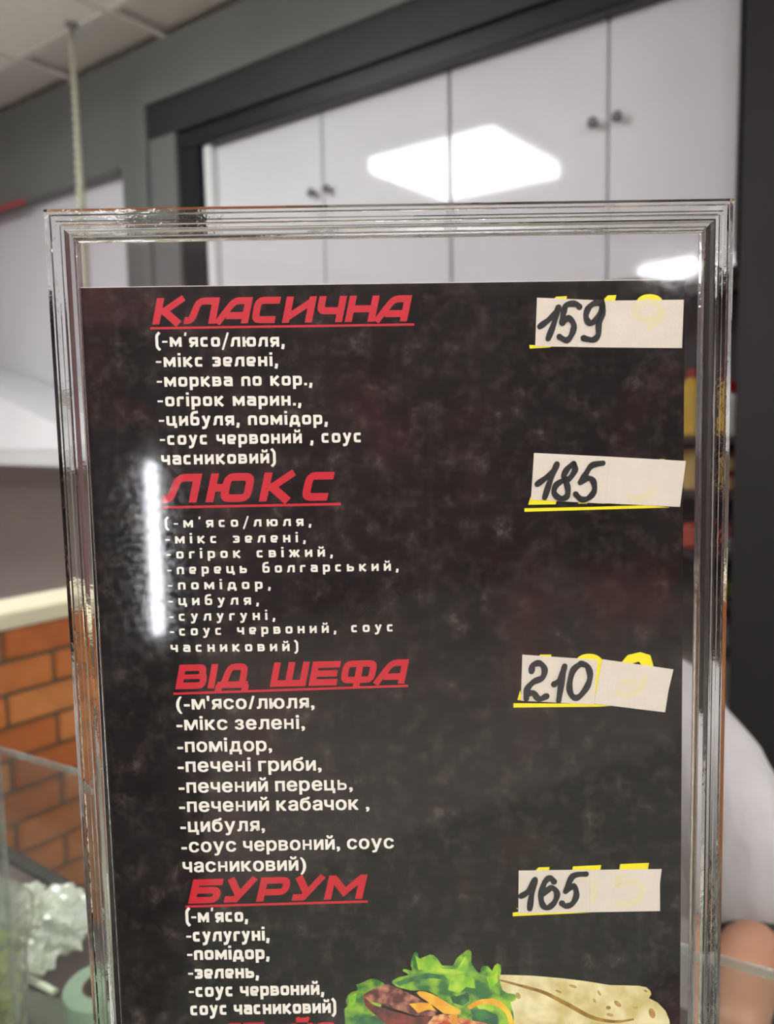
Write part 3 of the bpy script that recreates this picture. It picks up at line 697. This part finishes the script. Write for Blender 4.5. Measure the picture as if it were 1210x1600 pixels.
        g('В', 1.18, ('s', [(l, 0), (l, 1)]), ('r', [(l, T), (1.10-h, T), (1.10-h, .55)]), ('r', [(1.10-h, .6), (1.18-h, .45), (1.18-h, b), (l, b)]), ('t', [(l, .5), (1.14-h, .5)]))
        g('І', t*.8, ('s', [(l*.8, 0), (l*.8, 1)]))
        g('Д', 1.25, ('r', [(.24, b), (.40, T), (1.12-h, T), (1.12-h, b)]), ('s', [(0, b), (1.22, b)]), ('s', [(h*.6, b), (h*.6, -.12)]), ('s', [(1.22-h*.6, b), (1.22-h*.6, -.12)]))
        g('Ш', 1.42, ('s', [(l, 1), (l, 0)]), ('s', [(.71, 1), (.71, 0)]), ('s', [(1.42-h, 1), (1.42-h, 0)]), ('s', [(l, b), (1.42-h, b)]))
        g('Е', W, ('s', [(l, 0), (l, 1)]), ('s', [(l, T), (W, T)]), ('s', [(l, .5), (W-.06, .5)]), ('s', [(l, b), (W, b)]))
        g('Ф', 1.36, ('c', [(l, .20), (1.36-h, .20), (1.36-h, T), (l, T)]), ('s', [(.68, 1), (.68, -.10)]))
        g('Б', W, ('s', [(l, 0), (l, 1)]), ('s', [(l, T), (W, T)]), ('r', [(l, b), (r, b), (r, .54), (l, .54)]))
        g('У', W, ('s', [(l, 1), (.52, .36)]), ('s', [(r+.04, 1), (.46, b), (.06, b)]))
        g('Р', W, ('s', [(l, 0), (l, 1)]), ('r', [(l, T), (r, T), (r, .38), (l, .38)]))
        g('М', 1.42, ('s', [(l, 0), (l, 1)]), ('s', [(1.42-h, 0), (1.42-h, 1)]), ('s', [(l+.04, .9), (.71, .30), (1.38-h, .9)]))
        g('Й', W, ('s', [(l, 0), (l, 1)]), ('s', [(r, 0), (r, 1)]), ('s', [(l, .18), (r, .82)]), ('t', [(l+.15, 1.24), (l+.2, 1.12), (r-.2, 1.12), (r-.15, 1.24)]))
        g('О', W, bx(r)); g('П', W, ('r', [(l, 0), (l, T), (r, T), (r, 0)]))
    g("'", t, ('t', [(l+.06, 1.48), (l, 1.12)])); g('(', .42, ('r', [(.42, 1.48), (h, 1.15), (h, -.02), (.42, -.34)])); g(')', .42, ('r', [(0, 1.48), (.42-h, 1.15), (.42-h, -.02), (0, -.34)]))
    g('-', .50, ('t', [(0, .52), (.50, .52)])); g('/', .56, ('t', [(0, -.32), (.56, 1.46)])); g(',', t, ('s', [(l+.03, .26), (l+.01, 0), (l-.06, -.26)])); g('.', t, ('s', [(l, 0), (l, .26)]))
    return G
GL = glyphs(.27); GC = glyphs(.265, True)
def layout(text, G, gap, sp):
    """strokes of a line of text in em space, and its length"""
    x = 0; out = []
    for ch in text:
        if ch == ' ': x += sp; continue
        wd, st = G[ch]
        for i, (k, pts) in enumerate(st): out.append((k, [(x+p[0], p[1]) for p in pts], i))
        x += wd+gap
    return out, x-gap
def write(bm, text, x0, y0, x1, y1, hpx, G, t, gap=.22, sp=.55, shear=0.0, y=-.00002, rad=.16):
    """text on the line from pixel (x0,y0) to (x1,y1) of the sheet, letters hpx high"""
    st, ln = layout(text, G, gap, sp)
    A_, B_ = LP(x0, y0), LP(x1, y1); ex = (B_-A_)/ln
    ez = (LP(x0, y0-hpx)-A_); ez = Vector((0, ez.length)) + Vector((shear*ez.length, 0))
    ez_h = ez.y; sx = ex.length
    for k, pts, i in st:
        closed = k == 'c'; P_ = rnd(pts, rad, closed) if k in 'cr' else [Vector(p) for p in pts]
        tt = t*(.72 if k == 't' else 1)
        for q in ribbon(P_, tt, closed):
            v = [bm.verts.new(((A_+ex*p.x+ez*p.y).x, y-i*.000004, (A_+ex*p.x+ez*p.y).y)) for p in q]
            bm.faces.new(v)
def ink_line(bm, pts, wpx, y=-.00002):
    """a straight or bent printed line through sheet pixels"""
    P_ = [LP(*p) for p in pts]; k = (LP(pts[0][0], pts[0][1])-LP(pts[0][0], pts[0][1]+1)).length
    for q in ribbon(P_, wpx*k):
        bm.faces.new([bm.verts.new((p.x, y, p.y)) for p in q])
def flat(bm, pts, y): prism(bm, [LP(*p) for p in pts], y, None)
def finish(bm, name, m, par=SH):
    for f in bm.faces: pass
    return hobj(name, bm, m, par, recalc=False)

HEADS = [('КЛАСИЧНА', 238, 507, 636, 502, 41, .10, .5, .235, (235, 513), (647.5, 507), 3.6),
         ('ЛЮКС', 255, 786, 519, 782, 45, .30, .5, .25, (252, 793), (533, 787.5), 3.8),
         ('ВІД ШЕФА', 274, 1077, 632, 1068, 38, .12, .75, .22, (271, 1084), (638, 1071.5), 3.6),
         ('БУРУМ', 294, 1412, 566, 1404, 37.5, .13, .5, .25, (290, 1416.5), (575, 1408.5), 3.6)]
for tx_, x0, y0, x1, y1, hp, gap, sp, shr, ua, ub, uw in HEADS:
    bm = bmesh.new(); write(bm, tx_, x0, y0, x1, y1, hp, GC, .265, gap, sp, shr, rad=.20); ink_line(bm, [ua, ub], uw, -.000016); finish(bm, 'red_heading', M['pred'])
bm = bmesh.new(); write(bm, 'ЛЕ', 338, 1637, 407, 1635.5, 38, GC, .265, .14, .5, .2, rad=.2); write(bm, 'ЙО', 448, 1637, 520, 1635, 38, GC, .265, .10, .5, .2, rad=.2); finish(bm, 'red_heading', M['pred'])

B1 = [("(-м'ясо/люля,", 243.4, 542, 444.6, 541.5), ('-мікс зелені,', 244.2, 573.5, 434.3, 572), ('-морква по кор.,', 245.5, 604.5, 488, 602), ('-огірок марин.,', 246.7, 635, 470.7, 633.5),
      ('-цибуля, помідор,', 248.8, 665.5, 512, 663), ('-соус червоний , соус', 250.4, 695.5, 565.7, 691), ('часниковий)', 252.5, 726.5, 431.4, 723.5)]
B2 = [("(-м'ясо/люля,", 257.9, 824.6, 486.4, 821.5), ('-мікс зелені,', 259, 849.4, 477.7, 847), ('-огірок свіжий,', 260.7, 873, 520, 869.5), ('-перець болгарський,', 262, 897.4, 622.7, 891.5),
      ('-помідор,', 262.8, 921.3, 423, 920), ('-цибуля,', 264, 946, 404.5, 944.5), ('-сулугуні,', 264.9, 970.3, 430, 968.5), ('-соус червоний, соус', 266, 993.6, 615, 986.6), ('часниковий)', 267, 1018.8, 466.5, 1017)]
B3 = [("(-м'ясо/люля,", 276.4, 1108.5, 491, 1106), ('-мікс зелені,', 277, 1140.7, 476, 1138.5), ('-помідор,', 278.4, 1175, 424.7, 1173), ('-печені гриби,', 279, 1206, 502, 1203.5), ('-печений перець,', 280.5, 1238.6, 550.7, 1234),
      ('-печений кабачок ,', 281.3, 1268.5, 576.8, 1264.5), ('-цибуля,', 283, 1299.8, 413.6, 1298), ('-соус червоний, соус', 284.6, 1331.6, 615, 1325), ('часниковий)', 286.7, 1362.6, 478, 1359.5)]
B4 = [("(-м'ясо,", 290.4, 1441.5, 387.5, 1440), ('-сулугуні,', 291.7, 1471.5, 421, 1469.5), ('-помідор,', 293, 1500, 421, 1498.5), ('-зелень,', 294.5, 1529.5, 404.5, 1528), ('-соус червоний,', 295.8, 1558, 506.5, 1554), ('соус часниковий)', 297.9, 1586.5, 526, 1582.5)]
for lines, xh, gap, sp, tw in ((B1, 15.2, .22, .62, .27), (B2, 11.3, .62, 1.25, .27), (B4, 15.4, .15, .5, .29)):
    bm = bmesh.new()
    for tx_, x0, y0, x1, y1 in lines: write(bm, tx_, x0, y0, x1, y1, xh, glyphs(tw), tw, gap, sp)
    finish(bm, 'ingredient_list', M['pwhite'])
# the third list is set in a rounder grotesque
fv = bmesh.new()
CH = {}
def bold_char(ch):
    """triangles of one letter at x-height .56, as (points, faces, width)"""
    if ch in CH: return CH[ch]
    if ch in 'нь':
        W_, t_ = .46, .115; h_ = t_/2; st = [('s', [(h_, 0), (h_, .56)])]
        st += [('s', [(W_-h_, 0), (W_-h_, .56)]), ('s', [(h_, .28), (W_-h_, .28)])] if ch == 'н' else [('r', [(h_, h_), (W_-h_, h_), (W_-h_, .34), (h_, .34)])]
        pts, fc = [], []
        for k, p in st:
            for q in ribbon(rnd(p, .13, False) if k == 'r' else [Vector(z) for z in p], t_):
                fc.append(range(len(pts), len(pts)+4)); pts += [tuple(z) for z in q]
        CH[ch] = (pts, [list(f) for f in fc], W_, True); return CH[ch]
    cu = bpy.data.curves.new('line', 'FONT'); cu.body = ch; cu.size = 1; cu.resolution_u = 4; cu.fill_mode = 'FRONT'
    to = bpy.data.objects.new('line', cu); COL.objects.link(to); bpy.context.view_layer.update()
    me = bpy.data.meshes.new_from_object(to.evaluated_get(bpy.context.evaluated_depsgraph_get()))
    pts = [(v.co.x, v.co.y) for v in me.vertices]; a_ = min(p[0] for p in pts); b_ = max(p[0] for p in pts)
    CH[ch] = ([(x-a_, y) for x, y in pts], [list(p.vertices) for p in me.polygons], b_-a_, False)
    bpy.data.objects.remove(to); bpy.data.curves.remove(cu); bpy.data.meshes.remove(me); return CH[ch]
for tx_, x0, y0, x1, y1 in B3:
    pen, run = 0, []
    for ch in tx_:
        if ch == ' ': pen += .27; continue
        c_ = bold_char(ch); run.append((pen, c_)); pen += c_[2]+.145
    ln = pen-.145; A_, B_ = LP(x0, y0), LP(x1, y1); ex = (B_-A_)/ln; k = (LP(x0, y0-16)-A_).length/.57
    for px_, (pts, fc, w_, own) in run:                  # semi-bold: the same outline laid down again with tiny shifts
        for li, (ox_, oy_) in enumerate(((0, 0),) if own else ((-.026, -.012), (.026, -.012), (-.026, .018), (.026, .018), (-.012, .024), (.012, -.018), (0, 0))):
            vs = []
            for x, y in pts:
                q = A_+ex*(px_+x+ox_); vs.append(fv.verts.new((q.x, -.00002-li*.000003, q.y+(y+oy_)*k)))
            for f in fc: fv.faces.new([vs[i] for i in f])
finish(fv, 'ingredient_list', M['pwhite'])

# ---------------------------------------------------------------- prices: yellow print, paper stickers, handwriting
def smooth(pts, n=5):
    P_ = [Vector(p) for p in pts]; out = []
    for i in range(len(P_)-1):
        p0 = P_[max(0, i-1)]; p1 = P_[i]; p2 = P_[i+1]; p3 = P_[min(len(P_)-1, i+2)]
        for k in range(n):
            t = k/n; out.append(.5*((2*p1)+(-p0+p2)*t+(2*p0-5*p1+4*p2-p3)*t*t+(-p0+3*p1-3*p2+p3)*t*t*t))
    out.append(P_[-1]); return out
def price(ox, oy, k, stickers, strokes, yellow, under, ghosts, wpx, label):
    wpx *= 1.12
    X = lambda p: (ox+p[0]/k, oy+p[1]/k)
    bm = bmesh.new()
    for i, poly in enumerate(yellow): flat(bm, [X(p) for p in poly], -.00002-i*.000004)
    flat(bm, [X(p) for p in under], -.000045)
    finish(bm, 'yellow_price_print', M['pyel'])
    for i, poly in enumerate(stickers):
        bm = bmesh.new(); prism(bm, [LP(*X(p)) for p in poly], -.00022-i*.00014, -.00010-i*.00014)
        st = hobj('price_sticker', bm, M['label'], SH)
        if i == 0:
            st['label'] = label; ib = bmesh.new(); n = 0
            for s in strokes:
                P_ = [LP(*X(p)) for p in smooth(s)]; kk = (LP(ox, oy)-LP(ox, oy+1)).length*wpx
                m_ = len(P_); ws = [kk*(1+.10*math.sin(j*.9+n)) for j in range(m_)]
                yy = -.00050-n*.000006
                d0 = (P_[0]-P_[1]).normalized(); d1 = (P_[-1]-P_[-2]).normalized()      # rounded pen ends
                PP = [P_[0]+d0*kk*.48, P_[0]+d0*kk*.30]+P_+[P_[-1]+d1*kk*.30, P_[-1]+d1*kk*.48]; ws = [kk*.35, kk*.8]+ws+[kk*.8, kk*.35]
                for q in ribbon(PP, ws):
                    ib.faces.new([ib.verts.new((p.x, yy, p.y)) for p in q])
                n += 1
            bmesh.ops.translate(ib, verts=ib.verts, vec=(0, 0, HH)); bmobj('handwritten_price', ib, M['ink'], st, recalc=False)
        else: st['label'] = 'blank paper piece beside the price'
        for g_i, (gs, gw) in enumerate(ghosts.get(i, [])):
            gb = bmesh.new(); P_ = [LP(*X(p)) for p in smooth(gs)]; kk = (LP(ox, oy)-LP(ox, oy+1)).length*gw/k
            for q in ribbon(P_, kk): gb.faces.new([gb.verts.new((p.x, -.00046-g_i*.000004-i*.00002, p.y)) for p in q])
            bmesh.ops.translate(gb, verts=gb.verts, vec=(0, 0, HH)); bmobj('show_through_digit', gb, M['ghost'], st, recalc=False)
def arc(cx, cy_, rx, ry, a0, a1, n=10): return [(cx+rx*math.cos(R_(a0+(a1-a0)*i/n)), cy_-ry*math.sin(R_(a0+(a1-a0)*i/n))) for i in range(n+1)]
price(825, 450, 4.745, [[(68, 72), (600, 95), (590, 210), (605, 442), (55, 432)], [(597, 95), (1155, 88), (1142, 446), (604, 442), (590, 210)]],
      [[(88, 287), (150, 240), (200, 192), (226, 145)], [(222, 155), (190, 270), (150, 375)], [(382, 142), (350, 118), (285, 128), (262, 190), (252, 258)], [(255, 262), (300, 225), (340, 275), (322, 350), (285, 388), (232, 362)],
       [(548, 118), (500, 112), (448, 150), (430, 215), (458, 262), (505, 235), (545, 165), (552, 120), (550, 200), (525, 270), (520, 350), (480, 385), (410, 372)]],
      [[(190, 110), (195, 80), (210, 64), (292, 60), (280, 110)], [(548, 100), (595, 54), (658, 52), (645, 105)], [(800, 105)]+arc(905, 110, 100, 65, 170, 10)+[(1010, 105)]],
      [(12, 422), (55, 424), (180, 436), (160, 441), (15, 449)], {1: [(arc(888, 172, 92, 68, 20, 380, 16), 44), ([(985, 150), (1000, 200), (960, 260), (880, 300)], 42)]}, 8.4, 'left paper piece with the price 159 in marker')
price(815, 700, 4.566, [[(90, 35), (632, 62), (600, 397), (68, 368)], [(632, 62), (1172, 92), (1130, 420), (600, 394)]],
      [[(112, 257), (170, 215), (222, 172), (252, 115)], [(250, 120), (205, 230), (165, 352)], [(372, 112), (325, 150), (300, 205), (335, 222), (380, 160), (372, 112)], [(315, 222), (248, 262), (232, 320), (275, 358), (322, 345), (330, 290), (312, 226)],
       [(578, 108), (500, 125), (455, 190), (420, 242)], [(420, 245), (470, 215), (510, 235), (518, 305), (475, 358), (425, 365), (385, 328)]],
      [[(66, 348), (48, 405), (245, 402), (250, 380)], [(405, 380), (405, 397), (470, 397), (480, 385)], [(985, 78), (1028, 80), (1010, 88)]],
      [(22, 430), (22, 455), (700, 435), (1062, 424), (900, 408), (500, 420)], {1: [([(760, 340), (820, 365), (900, 340), (950, 290)], 40)]}, 8.2, 'left paper piece with the price 185 in marker')
price(795, 1010, 4.566, [[(98, 58), (636, 95), (608, 414), (88, 386)], [(668, 90), (1175, 162), (1140, 310), (1115, 468), (608, 406)]],
      [[(162, 175), (172, 132), (220, 118), (255, 158), (240, 220), (175, 252), (130, 305), (125, 368)], [(140, 335), (175, 330), (215, 372), (270, 352)], [(322, 268), (368, 232), (398, 140)], [(396, 145), (375, 260), (356, 382)],
       [(515, 120), (458, 170), (432, 280), (450, 348), (495, 360), (555, 290), (580, 210), (560, 140), (512, 120)]],
      [[(215, 75), (225, 58), (305, 58), (305, 85)], [(470, 100)]+arc(575, 110, 95, 58, 165, 10)+[(640, 130), (470, 110)], [(800, 120), (850, 62), (940, 40), (1012, 62), (1036, 145), (955, 140), (930, 108), (885, 122), (870, 135)], [(84, 310), (62, 382), (95, 386)], [(632, 92), (672, 90), (640, 250), (612, 404), (604, 404)]],
      [(35, 405), (35, 436), (640, 430), (735, 424), (600, 408)], {1: [([(800, 240), (860, 255), (920, 230)], 40), ([(760, 320), (850, 345), (950, 290), (970, 210)], 44)]}, 8.4, 'left paper piece with the price 210 in marker')
price(795, 1340, 4.94, [[(78, 98), (628, 92), (622, 418), (75, 430)], [(627, 92), (1180, 85), (1166, 200), (1168, 408), (621, 418)]],
      [[(95, 292), (150, 255), (202, 165)], [(202, 170), (175, 290), (162, 388)], [(350, 182), (318, 152), (275, 190), (248, 290), (262, 360), (300, 382), (352, 340), (372, 270), (330, 228), (268, 275)],
       [(595, 122), (495, 138), (445, 240)], [(440, 255), (500, 215), (522, 280), (492, 348), (440, 368), (408, 345)]],
      [[(196, 110), (232, 75), (318, 72), (308, 112)], [(488, 112), (497, 68), (716, 57), (705, 112)], [(852, 110), (862, 50), (1085, 40), (1072, 110)], [(66, 385), (62, 395), (74, 398)]],
      [(32, 425), (32, 452), (500, 430), (640, 424), (75, 418)], {0: [([(540, 150), (590, 160)], 40)], 1: [([(640, 170), (660, 250), (640, 340)], 44), ([(870, 120), (840, 210), (930, 180), (1020, 210), (1010, 290), (940, 350), (820, 350)], 46)]}, 8.0, 'left paper piece with the price 165 in marker')

# ---------------------------------------------------------------- printed picture of the wrap at the foot of the sheet
F_ = lambda p: (530+p[0]/4.033, 1470+p[1]/4.033)
H_ = lambda p: (780+p[0]/4.033, 1500+p[1]/4.033)
def pm(name, c1_, c2_, scale, lo=.4, hi=.62): return mat(name, c1_, .45, scale=scale, col2=c2_, lo=lo, hi=hi)
m_tort = pm('printed flatbread', (206, 190, 122), (240, 230, 178), 90); m_spot = pm('printed toasted spot', (160, 120, 60), (196, 160, 90), 300)
m_fold = pm('printed fold', (132, 98, 30), (176, 138, 50), 200)
m_let = pm('printed lettuce', (40, 110, 44), (150, 200, 40), 130, .42, .58); m_let2 = pm('printed lettuce light', (120, 190, 30), (190, 220, 60), 200); m_let3 = pm('printed lettuce dark', (26, 84, 50), (60, 130, 60), 200)
m_meat = pm('printed meat', (88, 28, 20), (196, 128, 104), 260, .46, .66); m_meatd = pm('printed meat side', (70, 16, 14), (150, 54, 36), 200)
m_chs = pm('printed cheese', (232, 160, 20), (250, 206, 50), 150)
def pic(name, m, polys, lay, f):
    for i, p in enumerate(polys):
        bm = bmesh.new(); flat(bm, [f(q) for q in p], -.00002-lay*.000008-i*.0000005); finish(bm, name, m)
pic('printed_flatbread', m_tort, [[(-30, 92), (0, 92), (200, 98), (400, 115), (560, 135), (700, 158), (880, 162), (930, 172), (955, 195), (960, 215), (945, 240), (1000, 268), (1050, 320), (1075, 380), (1080, 470), (1060, 560), (60, 560), (-60, 300)]], 0, H_)
b_ = bmesh.new(); P_ = [LP(*H_(p)) for p in smooth([(-10, 122), (150, 165), (280, 203), (380, 252), (470, 300), (560, 350), (650, 378), (750, 388), (850, 372)])]
wv = [(.0007+.0010*math.sin(math.pi*i/(len(P_)-1))) for i in range(len(P_))]
for q in ribbon(P_, wv): b_.faces.new([b_.verts.new((p.x, -.00003, p.y)) for p in q])
finish(b_, 'printed_fold', m_fold)
el = lambda cx, cy_, rx, ry, a: [(cx+rx*math.cos(t_)*math.cos(a)-ry*math.sin(t_)*math.sin(a), cy_+rx*math.cos(t_)*math.sin(a)+ry*math.sin(t_)*math.cos(a)) for t_ in [i*math.pi/5 for i in range(10)]]
pic('printed_spot', m_spot, [el(375, 198, 24, 7, .4), el(465, 165, 26, 9, .3), el(632, 208, 20, 8, 1.0), el(602, 256, 16, 8, 1.1), el(748, 275, 28, 14, .7), el(690, 300, 16, 12, 0), el(965, 335, 20, 34, -.3), el(120, 225, 16, 22, -.5), el(700, 345, 22, 10, .2), el(860, 300, 18, 7, 0), el(925, 195, 14, 6, .5)], 2, H_)
pic('printed_lettuce', m_let, [[(330, 262), (345, 245), (375, 230), (440, 215), (425, 202), (402, 190), (405, 178), (422, 178), (462, 190), (452, 150), (456, 120), (470, 80), (482, 70), (497, 78), (505, 112), (540, 100), (575, 85), (600, 92), (625, 120), (650, 155), (720, 157), (732, 130), (745, 105), (780, 80), (800, 60), (820, 56), (835, 72), (835, 140), (855, 170), (870, 195), (890, 202), (895, 170), (912, 157), (940, 160), (965, 190), (980, 155), (1000, 142), (1020, 152), (1022, 190), (1010, 240), (1030, 310), (1060, 328), (1105, 335), (1122, 352), (1110, 375), (1080, 388), (1100, 460), (1105, 560), (760, 560), (740, 480), (700, 425), (640, 385), (620, 345), (570, 318), (520, 312), (450, 312), (400, 300), (360, 288)],
     [(108, 275), (150, 262), (180, 245), (210, 238), (250, 248), (275, 262), (310, 300), (260, 420), (330, 560), (40, 560), (38, 490), (33, 430), (52, 410), (42, 375), (55, 345), (80, 322), (118, 312)]], 3, F_)
pic('printed_lettuce', m_let2, [[(480, 90), (520, 120), (600, 115), (650, 175), (740, 180), (800, 90), (815, 150), (790, 200), (700, 215), (600, 190), (500, 180)], [(700, 240), (780, 215), (850, 240), (860, 300), (800, 290), (760, 330), (690, 310)], [(60, 350), (110, 330), (100, 400), (60, 420)], [(860, 400), (960, 390), (980, 440), (900, 450)], [(930, 230), (980, 220), (1000, 180), (1000, 260), (950, 300)]], 5, F_)
pic('printed_lettuce', m_let3, [[(350, 262), (460, 225), (560, 200), (660, 215), (690, 250), (600, 235), (520, 240), (440, 262), (380, 285)], [(690, 330), (740, 350), (820, 320), (820, 380), (780, 410), (720, 390)], [(830, 430), (920, 430), (1000, 470), (1010, 560), (850, 560)], [(110, 480), (260, 470), (320, 560), (90, 560)]], 6, F_)
pic('printed_meat', m_meatd, [[(150, 345), (210, 400), (330, 440), (480, 480), (640, 470), (640, 560), (340, 560), (220, 460), (165, 410)]], 7, F_)
pic('printed_meat', m_meat, [[(148, 340), (210, 305), (300, 272), (345, 285), (400, 308), (520, 372), (620, 440), (600, 475), (480, 470), (360, 430), (250, 395), (180, 375)]], 8, F_)
pic('printed_filling', pm('printed filling', (190, 60, 30), (240, 190, 120), 300), [[(560, 520), (600, 470), (660, 460), (760, 480), (830, 500), (930, 520), (930, 560), (540, 560)]], 8, F_)
pic('printed_cheese', m_chs, [[(488, 325), (505, 316), (540, 318), (600, 340), (700, 400), (770, 440), (762, 462), (735, 466), (660, 458), (590, 405), (510, 350)], [(440, 396), (520, 388), (575, 392), (610, 440), (560, 432), (500, 455), (470, 425)],
     [(808, 412), (850, 385), (900, 366), (970, 362), (1030, 388), (1080, 440), (1105, 520), (1100, 560), (1075, 530), (1050, 455), (1000, 410), (950, 398), (880, 402), (825, 432)]], 9, F_)
pic('printed_cheese', pm('printed pale cheese', (220, 150, 40), (246, 214, 110), 200), [[(690, 470), (740, 455), (750, 500), (740, 560), (700, 560), (710, 510)]], 10, F_)
